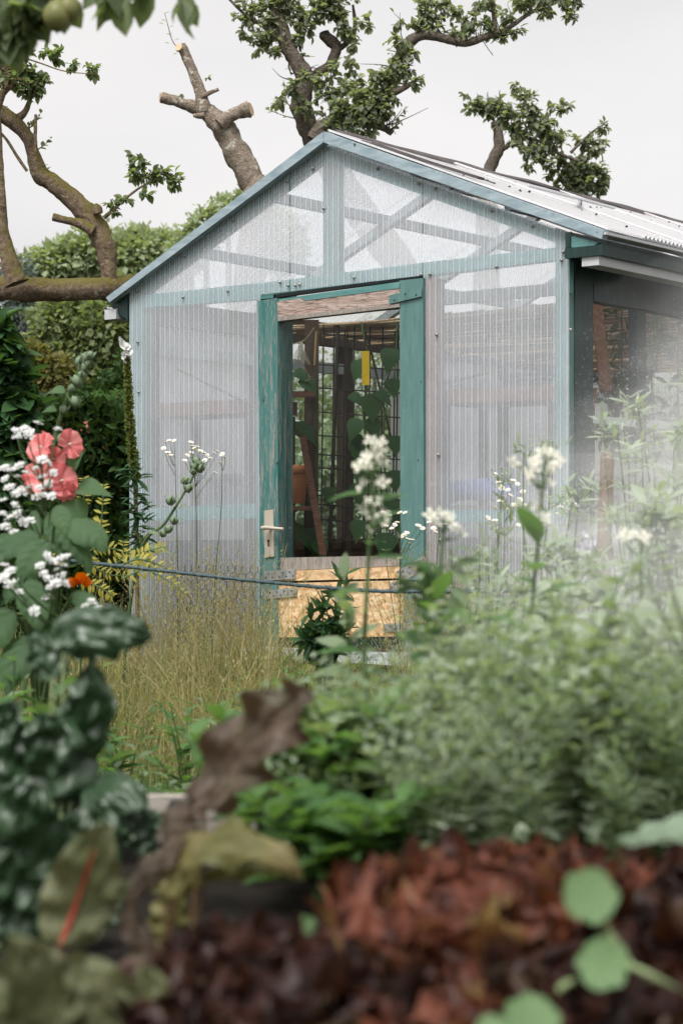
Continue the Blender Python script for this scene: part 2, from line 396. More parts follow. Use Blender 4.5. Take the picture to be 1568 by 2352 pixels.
# --- door
DOOR=MB(); prism(DOOR,[(592,690),(637,684),(639,1484),(598,1488)],-.022,.045)
door=gp(DOOR,'door',M_teal_old,'green door frame with flaking paint and a boarded foot')
def dp(mb,name,mats,label=None): return gp(mb,name,mats,label,door)
m=MB(); prism(m,[(636.5,692),(917,651),(917,704),(638,736)],-.024,.04); dp(m,'top_rail',M_wood_worn,'weathered brown top rail')
m=MB(); prism(m,[(640,686.5),(917,646.5),(917,650.5),(640,691.5)],-.0215,.03); prism(m,[(690,684.2),(917,650),(917,661),(760,682),(700,690)],-.0265,-.0245); dp(m,'paint_strip',M_teal_h)
m=MB(); prism(m,[(638,727),(917,697.5),(917,705),(638,737)],-.029,-.0245); dp(m,'drip_bead',M_wood_grey)
m=MB(); prism(m,[(917,644),(971,638),(973,1330),(920,1330)],-.022,.045); dp(m,'stile',M_teal)
m=MB(); prism(m,[(926,1334),(971,1334),(968,1488),(928,1488)],-.020,.04); dp(m,'stile',M_teal)
m=MB(); prism(m,[(633,683),(971,637),(971,632),(633,675)],.0,.03); dp(m,'head_gap_shade',M_black)  # solid black strip standing in for the shade above the door
m=MB(); s1=loc(637,1200,.0)[0]; m.box((s1+.0005,-.018,.9),(s1+.004,.040,1.85)); m.box((s1+.0005,-.0215,.64),(s1+.006,.042,.90)); dp(m,'bare_edge',M_wood_grey,'bare grey lock edge')
# jamb behind the lock stile
m=MB(); s0=loc(596,1200,.047)[0]; s2=loc(637,1200,.0)[0]; m.box((s0,.047,.2),(s2-.005,.125,1.99)); gp(m,'jamb',M_teal_old)
s3=loc(917,1200,.0)[0]; m=MB(); m.box((s3+.02,.047,.2),(loc(972,1200)[0],.12,2.05)); gp(m,'jamb',M_teal)
# boarded foot
m=MB(); prism(m,[(640,1312),(920,1301),(920,1328),(640,1335)],-.018,.02); dp(m,'board',M_osb)
m=MB(); prism(m,[(640,1340),(926,1333),(926,1462),(640,1464)],-.018,.02); dp(m,'board',M_osb,'lower orange flake board')
m=MB(); prism(m,[(641,1281),(918,1276),(918,1300),(641,1311)],-.006,.02); dp(m,'bottom_rail',M_wood_grey)
m=MB(); prism(m,[(640,1335.5),(926,1328.5),(926,1332.5),(640,1339.5)],-.005,.02); dp(m,'board_gap_shade',M_black)  # black filler painted as the shade between the two boards
m=MB(); prism(m,[(598,1466),(968,1463),(968,1488),(598,1488)],-.012,.03); dp(m,'kick_board',M_dkgreen)
m=MB(); m.box((s1+.002,.004,.76),(s3-.001,.009,1.93)); dp(m,'pane',M_glass)
# plates with screw holes
def plate(poly,mat,t=-.027,holes=6):
    m=MB(); prism(m,poly,t,t+.0028)
    P=np.array(poly,float); 
    for i in range(holes):
        f=(i+.5)/holes; e=P[0]*(1-f)+P[1]*f; g=P[3]*(1-f)+P[2]*f; w=.3 if i%2 else .7
        c=loc(*(e*(1-w)+g*w),t); b=[(c[0]+.0045*math.cos(x),t-.0012,c[2]+.0045*math.sin(x)) for x in a]; m.add(b,[tuple(range(8))],1,False)
    dp(m,'bracket',[mat,M_black])
plate([(606,1313),(677,1306),(677,1330),(606,1334)],M_steel,holes=9)
plate([(608,1357),(681,1349),(681,1370),(608,1377)],M_steel,holes=9)
plate([(908,1314),(972,1276),(984,1300),(930,1334)],M_steel,-.033,8)
plate([(896,1338),(926,1336),(926,1354),(896,1356)],M_steel,-.021,4)
plate([(893,678),(968,660),(968,680),(893,698)],M_teal,-.033,3)
plate([(915,1315),(972,1312),(972,1332),(915,1333)],M_teal,-.0298,3)
plate([(880,1434),(968,1428),(968,1448),(880,1452)],M_steel,-.026,8)
# lock furniture
m=MB(); prism(m,[(606,1173),(627,1170),(629,1278),(608,1281)],-.030,-.0225); hd=dp(m,'handle',[M_handle],'champagne metal lever handle on a long plate')
m=MB(); c=loc(613,1212,-.06); m.tube([(c[0],-.03,c[2]),(c[0],-.062,c[2])],.009,10); m.tube(cr([(c[0]-.03,-.062,c[2]-.002),(c[0],-.064,c[2]),(c[0]+.05,-.064,c[2]-.003),(c[0]+.105,-.06,c[2]-.006)],4),[.011]*5+[.009]*4+[.0075]*4,10); gp(m,'lever',M_handle,None,hd)
m=MB(); e=loc(630,1211,.10); m.tube([(e[0]-.02,.05,e[2]),(e[0]-.02,.105,e[2])],.008,8); m.tube([(e[0]-.02,.105,e[2]),(e[0]+.10,.10,e[2]-.003)],.0065,8); gp(m,'lever',M_handle,None,hd)
m=MB(); c=loc(616,1243,-.032); 
m.add([(c[0]+.009*math.cos(x),-.0315,c[2]+.009*math.sin(x)) for x in a],[tuple(range(8))],0,False); m.box((c[0]-.0045,-.0318,c[2]-.026),(c[0]+.0045,-.0305,c[2]-.004)); gp(m,'keyhole',M_black,None,hd)
# threshold and footing
m=MB(); sa=loc(590,1500)[0]; sb=loc(948,1500)[0]; m.box((sa,-.10,.195),(sb,.05,.245)); gp(m,'threshold',M_sill,'pale grey painted step plank')
m=MB(); m.box((SL+.01,.0,-.1),(SR-.01,.10,.185)); gp(m,'footing',M_block)
# --- side walls
zE=1.985
m=MB(); m.box((SR-.045,.052,.18),(SR,.205,2.06)); gp(m,'corner_board',M_dkgreen,'dark green corner board')
m=MB(); m.box((SR+.001,-.004,1.86),(SR+.006,.028,2.09)); gp(m,'corner_strap',M_teal)
for t0,t1 in ((.61,.70),(1.45,1.54),(2.3,2.39),(3.15,3.24),(4.0,4.09),(4.9,4.99)):
    m=MB(); m.box((SR-.05,t0,.2),(SR-.008,t1,1.86)); gp(m,'side_post',M_dkgreen)
m=MB(); m.box((SR-.06,.206,1.845),(SR+.004,LEN,2.0)); gp(m,'wall_plate',M_dkgreen)
m=MB(); m.box((SR-.05,.206,1.30),(SR-.012,LEN,1.335)); gp(m,'side_rail',M_sill)
m=MB(); m.box((SR-.055,.206,.80),(SR-.004,LEN,.85)); gp(m,'side_rail',M_sill)
m=MB(); m.box((SR-.030,.206,.2),(SR-.022,LEN,.80)); gp(m,'side_sheet',M_poly)
m=MB(); m.box((SR-.026,.706,1.336),(SR-.022,LEN,1.845)); gp(m,'side_glass',M_glass_dirty)
m=MB(); m.box((SR-.05,.1,-.1),(SR+.0,LEN,.195)); gp(m,'footing',M_block)
# left long wall: brick-brown posts, panes, lower boards
for t0 in (.08,.92,1.75,2.6,3.45,4.3,4.92):
    m=MB(); m.box((SL+.003,t0,.2),(SL+.07,t0+.075,2.02)); gp(m,'side_post',M_wood_dark)
m=MB(); m.box((SL+.0,.08,1.90),(SL+.08,LEN,2.03)); gp(m,'wall_plate',M_wood_dark)
m=MB(); m.box((SL+.01,.16,1.74),(SL+.06,LEN,1.80)); gp(m,'side_rail',M_sill)
m=MB(); m.box((SL+.01,.16,.70),(SL+.06,LEN,.76)); gp(m,'side_rail',M_wood_dark)
m=MB(); m.box((SL+.02,.16,.2),(SL+.045,LEN,.70)); gp(m,'side_board',M_wood_dark)
m=MB(); m.box((SL+.03,.95,.761),(SL+.034,2.25,1.74)); gp(m,'side_glass',M_glass)
M_polys=polymat('polycarbonate_side',.45,.0335,1,(.97,.97,.98),(.88,.89,.91),.6)
for a_,b_ in ((.16,.945),(2.255,LEN)):
    m=MB(); m.box((SL+.03,a_,.761),(SL+.034,b_,1.90)); gp(m,'side_sheet',M_polys)
m=MB(); m.box((SL+.0,.1,-.1),(SL+.06,LEN,.195)); gp(m,'footing',M_block)
# back gable
m=MB(); prism(m,[(SL,.2),(SL,2.06),(AP[0],2.66),(SR,2.06),(SR,.2)],LEN,LEN+.01,pix=False); gp(m,'wall_sheet',M_poly)
for s in np.linspace(SL+.03,SR-.03,5):
    m=MB(); m.box((s-.03,LEN-.06,.2),(s+.03,LEN-.002,2.08)); gp(m,'back_stud',M_wood_dark)
m=MB(); m.box((SL+.06,LEN-.05,1.1),(SR-.06,LEN-.004,1.16)); gp(m,'rail',M_wood_dark)
# --- roof
apz=AP[2]; 
def slope(side,f):  # f 0 at ridge, 1 at eave
    E=ER if side>0 else EL
    return AP[0]+(E[0]-AP[0])*f, apz-.004+(E[2]-apz)*f
def roofsheet(side,t0,t1,lift,f0=.0,f1=1.0,dz=0.0):
    m=MB(); p=[]
    for f,l in ((f0,lift),(f1,lift)):
        s,z=slope(side,f); p.append((s,z+l))
    th=.010
    q=[(p[0][0],t0,p[0][1]+dz),(p[1][0],t0,p[1][1]+dz),(p[1][0],t1,p[1][1]),(p[0][0],t1,p[0][1])]
    m.hexa([(a,b,c-th) for a,b,c in q]+q); gp(m,'roof_sheet',M_roofr if side>0 else M_roof)
edges=[-.012,1.02,2.0,3.02,4.05,5.05]
for i in range(5):
    roofsheet(1,edges[i]-.03*(i>0),edges[i+1],.012+.006*(i%2),.0,1.0,(.012,.004,.006,.002,.0)[i])
    roofsheet(-1,edges[i]-.03*(i>0),edges[i+1],.010+.005*(i%2))
for side in (-1,1):
    for f in (.30,.64):
        s,z=slope(side,f); m=MB(); m.bar((s,.054,z-.035),(s,LEN,z-.035),.04,.05); gp(m,'purlin',M_purlin)
    for t in (1.0,2.0,3.0,4.0,4.9):
        s,z=slope(side,.02); s2_,z2=slope(side,.93); m=MB(); m.bar((s,t,z-.085),(s2_,t,z2-.085),.045,.045,(0,1,0)); gp(m,'rafter',M_purlin)
for t in (1.0,3.0):
    m=MB(); m.bar((SL+.02,t+.03,2.03),(SR-.02,t+.03,2.03),.04,.06); gp(m,'tie_beam',M_purlin)
m=MB(); m.bar((AP[0],.06,apz-.09),(AP[0],LEN,apz-.09),.035,.09); gp(m,'ridge_beam',M_purlin)
# ridge cap: ragged bitumen strip
m=MB(); n=60; V=[]; 
for i in range(n+1):
    t=.03+(LEN+.05)*i/n; j=[.012*mnoise.noise(Vector((t*3,k*7.3,1))) for k in range(3)]
    V+=[(AP[0]-.06,t,apz-.022+j[0]),(AP[0],t,apz+.030+j[1]*.6),(AP[0]+.055+j[2]*1.5,t,apz-.006+j[2])]
V=np.array(V); V2=V-np.array([0,0,.008]); k=len(V)
f=[]
for i in range(n):
    for q in (0,1): f.append((i*3+q,i*3+q+1,i*3+q+4,i*3+q+3)); f.append((k+i*3+q+3,k+i*3+q+4,k+i*3+q+1,k+i*3+q))
    f.append((i*3+2,k+i*3+2,k+i*3+5,i*3+5)); f.append((i*3+3,k+i*3+3,k+i*3,i*3))
m.add(np.vstack([V,V2]),f); gp(m,'ridge_cap',M_roofcap)
# lapping battens and lifted edge flashing along the near edge of the right slope
for t,w in ((1.0,.03),(2.0,.022),(3.0,.03)):
    s,z=slope(1,.03); s2_,z2=slope(1,.985); m=MB(); m.bar((s,t,z+.026),(s2_,t,z2+.026),w,.006,(0,0,1)); gp(m,'lap_strip',M_roofr)
s,z=slope(1,.12); s2_,z2=slope(1,.56); m=MB(); m.bar((s,.03,z+.022),(s2_,.02,z2+.042),.05,.012); m.bar((s,.10,z+.03),(s2_,.13,z2+.036),.02,.006); gp(m,'edge_batten',M_roofcap)
# prop rail of the roof vent
s,z=slope(1,.42); s2_,z2=slope(1,.60); m=MB(); m.bar((s,.75,z+.05),(s2_,1.12,z2+.07),.03,.008); m.bar((s2_-.14,1.0,z2+.065),(s2_-.13,1.0,z2+.09),.01,.02); m.bar((s2_-.14,1.0,z2+.01),(s2_-.13,1.0,z2+.11),.016,.016); gp(m,'vent_prop',M_plastic)
# small debris bits: moss crumbs on the roof
m=MB()
for i in range(46):
    f_=rng.uniform(.15,.97); t=rng.uniform(.1,4.6); s,z=slope(1,f_); r=rng.uniform(.004,.010)
    m.inst((np.array([(1,0,0),(-1,0,0),(0,1,0),(0,-1,0),(0,0,1.0)],float),[np.array([(0,2,4),(2,1,4),(1,3,4),(3,0,4)])]),np.array([[s,t,z+.02]]),rdir(1),np.array([[0,0,1.]]),r)
o=gp(m,'roof_moss',M_black); o['kind']='stuff'
# eave: corrugated end strip, fascia, gutters
s,z=slope(1,1.0); m=MB(); m.box((s-.05,-.05,z-.012),(s+.015,LEN,z+.000)); 
for i in range(130):
    t=.3+i*.036; m.tube([(s-.07,t,z+.028),(s+.012,t,z+.014)],.011,6)
gp(m,'eave_strip',M_plastic)
m=MB(); m.box((SR+.0065,-.045,2.005),(s-.01,LEN,2.05)); m.box((SR+.0065,-.040,2.052),(SR+.03,LEN,2.12)); gp(m,'soffit',M_dkgreen)
m=MB(); prism(m,[(1309,540),(1372,556),(1350,580),(1309,566)],-.03,-.012); gp(m,'eave_end',M_teal_h)
def gutter(s0,dirn,z,t0,t1,nm):
    m=MB(); w=.085; pr=[(0,.055),(0,0),(w,0),(w,.050)]
    V=[];V2=[]
    for t in (t0,t1):
        for (x,y) in pr: V.append((s0+dirn*x,t,z+y))
    m.hexa([(s0,t0,z),(s0+dirn*w,t0,z),(s0+dirn*w,t1,z),(s0,t1,z),(s0,t0,z+.004),(s0+dirn*w,t0,z+.004),(s0+dirn*w,t1,z+.004),(s0,t1,z+.004)])
    for x in (0,w-.003): m.hexa([(s0+dirn*x,t0,z+.0045),(s0+dirn*(x+.003),t0,z+.0045),(s0+dirn*(x+.003),t1,z+.0045),(s0+dirn*x,t1,z+.0045)]+[(s0+dirn*x,t0,z+.055),(s0+dirn*(x+.003),t0,z+.055),(s0+dirn*(x+.003),t1,z+.055),(s0+dirn*x,t1,z+.055)])
    m.hexa([(s0,t0-.003,z),(s0+dirn*w,t0-.003,z),(s0+dirn*w,t0-.0005,z),(s0,t0-.0005,z),(s0,t0-.003,z+.052),(s0+dirn*w,t0-.003,z+.052),(s0+dirn*w,t0-.0005,z+.052),(s0,t0-.0005,z+.052)])
    m.tube([(s0+dirn*w,t0+.004,z+.056),(s0+dirn*w,t1,z+.056)],.013,10,cap=False)
    gp(m,nm,M_plastic)
gutter(SR+.085,1,1.965,-.03,LEN,'gutter')
gutter(SL-.075,-1,1.93,-.02,LEN,'gutter')
m=MB(); prism(m,[(251,696),(293,664),(293,735),(262,712)],-.010,.6); gp(m,'eave_end',M_dkgreen)
# ------------------------------------------------------------------ things inside
def gthing(name,label,cat,s,t,z=0,group=None): return thing(name,label,cat,W(s,t,z),RZ,group)
def rel(pt,o):  # greenhouse axes -> thing axes
    return pt
class GM(MB):
    """builder in greenhouse axes, stored as world points"""
    def mesh(s,*a,**k):
        V=np.concatenate(s.v); s.v=[np.stack([UX*V[:,0]+VX*V[:,1],D0+UY*V[:,0]+VY*V[:,1],V[:,2]],1)]
        return MB.mesh(s,*a,**k)
# staging racks inside the gable
def rack(s0,s1,zs,label,t0=.10,t1=.46):
    r=gthing('plant_rack',label,'rack',(s0+s1)/2,(t0+t1)/2,.2)
    for z,h in zs:
        m=GM(); m.box((s0,t0,z-h),(s1,t1,z)); part(m,'shelf',M_wood_brown,r)
    zt=max(z for z,h in zs)
    for s in (s0+.03,s1-.03):
        for t in (t0+.02,t1-.02):
            m=GM(); m.box((s-.018,t-.0185,.2),(s+.018,t+.0185,zt-.075)); part(m,'leg',M_wood_dark,r)
    return r
za=loc(450,922,.1)[2]; zb=loc(1140,888,.1)[2]; zc=loc(450,1163,.1)[2]
rack(loc(340,1000,.1)[0],loc(585,1000,.1)[0]-.02,[(za,.07),(zc,.03)],'brown two-tier plant rack behind the left gable sheet')
rack(loc(1003,1000,.1)[0],loc(1276,1000,.1)[0],[(zb,.07),(loc(1140,1160,.1)[2],.03)],'brown two-tier plant rack behind the right gable sheet')
m=GM(); q=loc(535,1110,.2); m.box((q[0]-.15,.16,zc+.001),(q[0]+.16,.36,zc+.14)); m.box((q[0]-.165,.145,zc+.141),(q[0]+.175,.375,zc+.165))
solo(m,'planter_trough',plain('trough_grey',(.10,.10,.11),.6),'dark grey trough on the lower tier of the left rack','planter',W(q[0],.26,zc))
m=GM(); q=loc(1090,1140,.2); zz=loc(1140,1160,.1)[2]; V=[]
m.tube(cr([(q[0]-.20,.26,zz+.05),(q[0]-.1,.27,zz+.075),(q[0]+.05,.25,zz+.07),(q[0]+.2,.26,zz+.045)],5),[.03]+[.05]*14+[.03],10,rough=.25)
solo(m,'blue_bag',plain('blue_plastic',(.06,.09,.28),.5),'folded blue plastic bag on the lower tier of the right rack','bag',W(q[0],.26,zz))
m=GM(); q=loc(1225,880,.25); a2=np.linspace(0,2*math.pi,33)
for r_,h_ in ((.13,.012),(.12,.034),(.125,.056)): m.tube(np.stack([q[0]+r_*np.cos(a2),.28+r_*np.sin(a2),np.full(33,zb+h_)],1),.011,6)
solo(m,'hose_coil',plain('hose_dark',(.02,.03,.04),.45),'coiled dark hose lying on the upper tier of the right rack','hose',W(q[0],.28,zb))
for (p0,p1,lb) in (((408,848),(588,936),'thin cane slanting down towards the door behind the left sheet'),((1278,818),(1010,882),'thin cane slanting up from the right rack')):
    A=loc(*p0,.09); B=loc(*p1,.085); m=GM(); m.tube([A,B],.007,6); solo(m,'garden_cane',M_wood_dark,lb,'cane',W(*A))
A=loc(432,700,.085); B=loc(447,980,.085); m=GM(); m.tube(cr([A,loc(436,820,.085),B],4),.003,5); solo(m,'string',M_wood_dark,'thin dark string hanging behind the left gable sheet','string',W(*A))
# reed ceiling
m=GM(); nr=380; ts=np.sort(rng.uniform(.95,4.9,nr)); 
for t in ts:
    s0=SL+.10+rng.uniform(0,.15); s1=SR-.10-rng.uniform(0,.12)
    if rng.random()<.35: 
        if rng.random()<.5: s1=rng.uniform(-.4,1.0)
        else: s0=rng.uniform(-1.1,.2)
    z0=1.945+rng.normal(0,.006); dz=rng.normal(0,.008); mid=rng.normal(-.012,.008)
    m.tube([(s0,t,z0),((s0+s1)/2,t+rng.normal(0,.010),z0+mid),(s1,t+rng.normal(0,.018),z0+dz)],rng.uniform(.0035,.007),5)
solo(m,'reed_mat',M_reed,'brown reed shading mat laid across the tie beams under the roof','reed mat',W(0,2.5,1.94))
# trellis mesh seen through the doorway
tr=gthing('wire_trellis','rusty wire mesh trellis standing inside the doorway','trellis',-.35,1.25,.2)
def ip(px,py,d): # sight line at distance d, world
    return at(px,py,d)
dT=10.35
m=MB()
xs=[722,741,765,790,796,812,838,848,877,905,912]
for i,x in enumerate(xs): m.tube([ip(x-4,1268,dT+.004*i),ip(x+2,745 if i%3 else 760,dT+.004*i)],.0045,5)
for i,y in enumerate([770,840,893,950,1003,1046,1078,1130,1140,1162,1196,1240]):
    m.tube([ip(700,y-6+ (i%3),dT+.012),ip(925,y+10,dT+.012)],.0042,5)
part(m,'mesh_panel',M_iron,tr)
m=MB(); m.tube([ip(757,1268,dT-.03),ip(776,745,dT-.03)],.011,8); part(m,'post',M_iron,tr)
m=MB(); m.tube([ip(845,775,dT-.02),ip(908,1050,dT-.02)],.006,6); m.tube([ip(915,800,dT-.025),ip(850,980,dT-.025)],.004,6); part(m,'brace',M_iron,tr)
# dark timber rack left of the doorway with the pot
pr=thing('pot_rack','dark timber rack holding a terracotta pot beside the trellis','rack',gx(700,9.85))
m=MB()
for x0,x1 in ((716,722),(728,742)): pass
m.bar(at(714,1290,10.0),at(716,735,10.0),.075,.05,(0,1,0)); part(m,'post',M_wood_dark,pr)
m=MB(); m.bar(at(742,1275,9.75),at(695,1002,9.75),.035,.03,(0,1,0)); part(m,'leg',M_wood_brown,pr)
m=MB(); m.bar(at(655,905,9.8),at(722,906,9.8),.03,.03,(0,1,0)); part(m,'rung',M_wood_brown,pr)
zS=at(690,1162,9.85)[2]
m=MB(); m.bar(at(640,1168,9.9),at(726,1168,9.9),.22,.022,(0,0,1)); part(m,'shelf',M_wood_brown,pr)
m=MB(); m.bar(at(655,1300,10.0),at(655,735,10.0),.05,.05,(0,1,0)); part(m,'post',M_wood_dark,pr)
pot=thing('flower_pot','terracotta flower pot on the dark rack inside the doorway','pot',(at(678,1160,9.85)[0],9.85,zS))
m=MB(); cx_,cz=at(678,1160,9.85)[0],zS; hh=.215
def lathe(m,c,prof,n=24,mat=0):
    V=[];an=np.arange(n)*2*math.pi/n
    for r,z in prof: V.append(np.stack([c[0]+r*np.cos(an),c[1]+r*np.sin(an),np.full(n,c[2]+z)],1))
    i=np.arange(len(prof)-1)[:,None]*n; k=np.arange(n)[None,:]; k2=(k+1)%n
    m.add(np.concatenate(V),np.stack([i+k,i+k2,i+n+k2,i+n+k],-1).reshape(-1,4),mat)
lathe(m,(cx_,9.85,cz),[(.0,.012),(.045,.012),(.05,.0122),(.066,.17)]); part(m,'pot_body',M_terra,pot)
m=MB(); lathe(m,(cx_,9.85,cz),[(.066,.165),(.078,.168),(.080,.21),(.074,.212),(.068,.19),(.0,.185)]); part(m,'rim',M_terra,pot)
# yellow trap
yt=thing('sticky_trap','speckled yellow sticky trap hanging inside the doorway','insect trap',at(839,806,9.75))
m=MB(); A=at(831,806,9.75); B=at(848,884,9.75); m.box((A[0],9.748,B[2]),(B[0],9.751,A[2])); part(m,'card',M_yellow,yt)
m=MB()
for i in range(40):
    p=at(rng.uniform(833,846),rng.uniform(812,882),9.747); m.inst((np.array([(-1,0,0),(1,0,0),(0,0,1.2)],float),[np.array([(0,1,2)])]),p[None],np.array([[0,-.01,1.]]),np.array([[0,-1.,0]]),rng.uniform(.0015,.003))
o=part(m,'fly_specks',M_black,yt); o['kind']='stuff'
m=MB(); m.tube([at(839,806,9.75),at(838,740,9.75)],.002,5); part(m,'string',M_black,yt)
# dried bundle + stick by the jamb
bd=thing('dried_bundle','pale dried plant bundle hanging from a string near the lock jamb','dried bundle',at(690,790,9.7))
m=MB(); m.tube(cr([at(672,790,9.7),at(700,780,9.7),at(722,752,9.7)],6),.003,5); m.tube(cr([at(690,790,9.7),at(698,840,9.7),at(712,868,9.7),at(700,875,9.7)],6),.0025,5); part(m,'string',M_reed,bd)
m=MB()
for i in range(40):
    p=at(691+rng.normal(0,2),786,9.7); q=at(691+rng.normal(0,9),820+rng.uniform(-8,20),9.7+rng.normal(0,.02)); m.tube([p,q],.0015,4)
part(m,'roots',plain('dry_root',(.5,.46,.38),.8),bd)
m=MB(); m.tube([at(726,760,9.72),at(722,838,9.72)],.005,6); solo(m,'garden_cane',plain('cane_tan',(.45,.28,.13),.6),'short tan cane hanging just inside the doorway','cane',at(726,760,9.72))
# ------------------------------------------------------------------ plant materials
def barkmat(name,c1,c2,lichen,lam=.62,moss=None):
    m,nt,out=newmat(name); co=coords(nt)
    n=noisef(nt,co,9,6,.7,.5); n2=noisef(nt,co,38,6,.7); n3=noisef(nt,co,17,5,.65)
    c=mixc(nt,ramp(nt,n2,.35,.65),c1,c2); c=mixc(nt,ramp(nt,n3,lam,lam+.06),c,lichen)
    c=mixc(nt,ramp(nt,n,.58,.7),c,[x*.5 for x in c1])
    if moss is not None:
        g=nt.nodes.new('ShaderNodeNewGeometry'); sx=nt.nodes.new('ShaderNodeSeparateXYZ'); nt.links.new(g.outputs['Normal'],sx.inputs[0])
        f=math_(nt,'ADD',math_(nt,'MULTIPLY',sx.outputs[2],.5),math_(nt,'SUBTRACT',n3,.5)); c=mixc(nt,ramp(nt,f,-.05,.25),c,moss)
    pbsdf(nt,out,c,.9,.15,n2,.9,.03); return m
B_apple=barkmat('bark_apple',(.10,.072,.048),(.24,.18,.13),(.38,.35,.27),.60,(.13,.11,.035))
B_bare=barkmat('bark_bare',(.16,.125,.095),(.30,.25,.20),(.42,.40,.33),.57)
B_far=barkmat('bark_far',(.07,.058,.047),(.15,.125,.10),(.22,.22,.18),.64)
B_stub=plain('cut_wood',(.45,.33,.22),.85,.2,.2,20,.3)
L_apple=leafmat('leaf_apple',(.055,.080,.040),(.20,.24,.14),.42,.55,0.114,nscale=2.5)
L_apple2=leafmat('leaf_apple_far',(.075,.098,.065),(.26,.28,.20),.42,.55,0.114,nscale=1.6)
L_bush=leafmat('leaf_bush_far_hazed',(.20,.25,.15),(.38,.42,.28),.30,.7,0.057,nscale=.5)  # far leaves lifted pale: distance haze put into their colour
L_bushd=leafmat('leaf_bush_mid_hazed',(.10,.13,.065),(.27,.31,.165),.30,.65,0.076,nscale=.7)  # mid-distance leaves also paled in colour for the haze
L_blue=leafmat('leaf_spruce',(.08,.11,.105),(.18,.21,.20),.15,.7,0.076,nscale=.8)
L_olive=leafmat('leaf_olive',(.10,.10,.035),(.22,.20,.085),.3,.7,0.076,nscale=.8)
L_thuja=leafmat('leaf_thuja',(.016,.038,.012),(.055,.10,.030),.15,.6,0.095,nscale=2.0)
L_laurel=leafmat('leaf_laurel',(.018,.05,.02),(.06,.125,.045),.25,.35,0.19,nscale=3)
L_fresh=leafmat('leaf_fresh',(.045,.105,.035),(.125,.22,.08),.35,.5,0.133)
L_hydra=leafmat('leaf_broad',(.045,.09,.045),(.10,.165,.08),.35,.55,0.114,bump=.4,bscale=45)
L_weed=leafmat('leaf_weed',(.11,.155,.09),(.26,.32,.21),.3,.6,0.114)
L_grey=leafmat('leaf_mist_paled',(.19,.24,.18),(.38,.43,.34),.3,.65,0.095)  # grey-green lightened so the leaf colour itself carries the mist veil
L_yellow=leafmat('leaf_yellowing',(.25,.22,.045),(.42,.38,.10),.4,.55,0.114)
L_dkweed=leafmat('leaf_tansy',(.02,.055,.022),(.055,.115,.05),.25,.5,0.133)
L_cuke=leafmat('leaf_cucumber',(.03,.08,.04),(.09,.17,.08),.45,.55,0.133)
L_tom=leafmat('leaf_tomato',(.03,.06,.03),(.08,.12,.06),.3,.6,0.114)
L_dry=leafmat('grass_dry',(.12,.105,.045),(.48,.42,.25),.35,.7,0.076,third=(.14,.085,.04))
L_grass=leafmat('grass_green',(.03,.055,.018),(.17,.20,.085),.35,.6,0.114,third=(.30,.26,.13))
L_stem=leafmat('stem_green',(.06,.10,.04),(.10,.15,.06),0,.6,0.114)
L_stemb=leafmat('stem_brown',(.12,.09,.05),(.2,.15,.08),0,.7,0.076)
P_white=leafmat('petal_white',(.72,.72,.70),(.85,.85,.84),.3,.6,0.076,(.8,.8,.78),nscale=20)
P_cream=leafmat('petal_cream',(.72,.70,.58),(.84,.82,.72),.35,.6,0.076,(.8,.8,.7),nscale=20)
P_pink=leafmat('petal_pink',(.66,.14,.15),(.84,.34,.33),.35,.55,0.095,(.8,.25,.22),nscale=14)
P_lilac=leafmat('petal_lilac',(.55,.50,.66),(.68,.64,.76),.35,.6,0.076,(.6,.55,.7),nscale=14)
P_orange=leafmat('petal_orange',(.80,.13,.005),(.90,.24,.01),.35,.5,0.114,(.9,.25,.0),nscale=14)
P_disc=plain('flower_disc',(.62,.45,.05),.7,.2,.2,60,.3)
K_green=leafmat('chard_green',(.015,.038,.015),(.040,.082,.036),.12,.42,.75,(.05,.12,.03))
K_red=leafmat('chard_brown',(.075,.045,.038),(.15,.115,.085),.15,.5,0.152,(.20,.12,.06),nscale=22,bump=.3,bscale=90)
K_olive=leafmat('chard_olive',(.12,.115,.040),(.20,.17,.075),.2,.5,0.152,(.28,.24,.06),nscale=14,bump=.3,bscale=90)
K_pale=leafmat('chard_pale',(.115,.125,.068),(.19,.18,.12),.2,.5,0.152,(.25,.25,.1),nscale=14,bump=.3,bscale=90)
K_stalkg=plain('stalk_pale',(.17,.22,.10),.5,.4,.2,10,.1)
K_stalkr=plain('stalk_red',(.075,.045,.022),.45,.4,.2,10,.1)
def letmat(name,cols,sc_=30):
    m,nt,out=newmat(name); g=nt.nodes.new('ShaderNodeNewGeometry'); co=coords(nt)
    n1=noisef(nt,co,sc_,3,.6); n2=noisef(nt,co,sc_*.45,3,.6)
    k=mixc(nt,ramp(nt,n1,.40,.62),cols[0],cols[1]); k=mixc(nt,ramp(nt,n2,.53,.68),k,cols[2]); rr=math_(nt,'FRACT',math_(nt,'MULTIPLY',g.outputs['Random Per Island'],7.7)); k=mixc(nt,math_(nt,'MULTIPLY',ramp(nt,rr,.70,1.0),.8),k,cols[3])
    p=pbsdf(nt,None,k,.42,.16,noisef(nt,co,110,3),.35,.003); t=nt.nodes.new('ShaderNodeBsdfTranslucent'); t.inputs[0].default_value=c4(cols[4]); mx=nt.nodes.new('ShaderNodeMixShader'); mx.inputs[0].default_value=.2
    nt.links.new(p.outputs[0],mx.inputs[1]); nt.links.new(t.outputs[0],mx.inputs[2]); nt.links.new(mx.outputs[0],out.inputs[0]); return m
K_red=letmat('chard_brown',[(.042,.034,.024),(.105,.076,.058),(.080,.085,.042),(.10,.06,.045),(.24,.14,.06)],20)
K_olive=letmat('chard_olive',[(.085,.085,.030),(.16,.145,.058),(.125,.095,.045),(.19,.16,.05),(.32,.28,.07)],13)
K_pale=letmat('chard_pale',[(.070,.080,.036),(.125,.130,.070),(.105,.088,.048),(.11,.13,.065),(.25,.25,.09)],12)
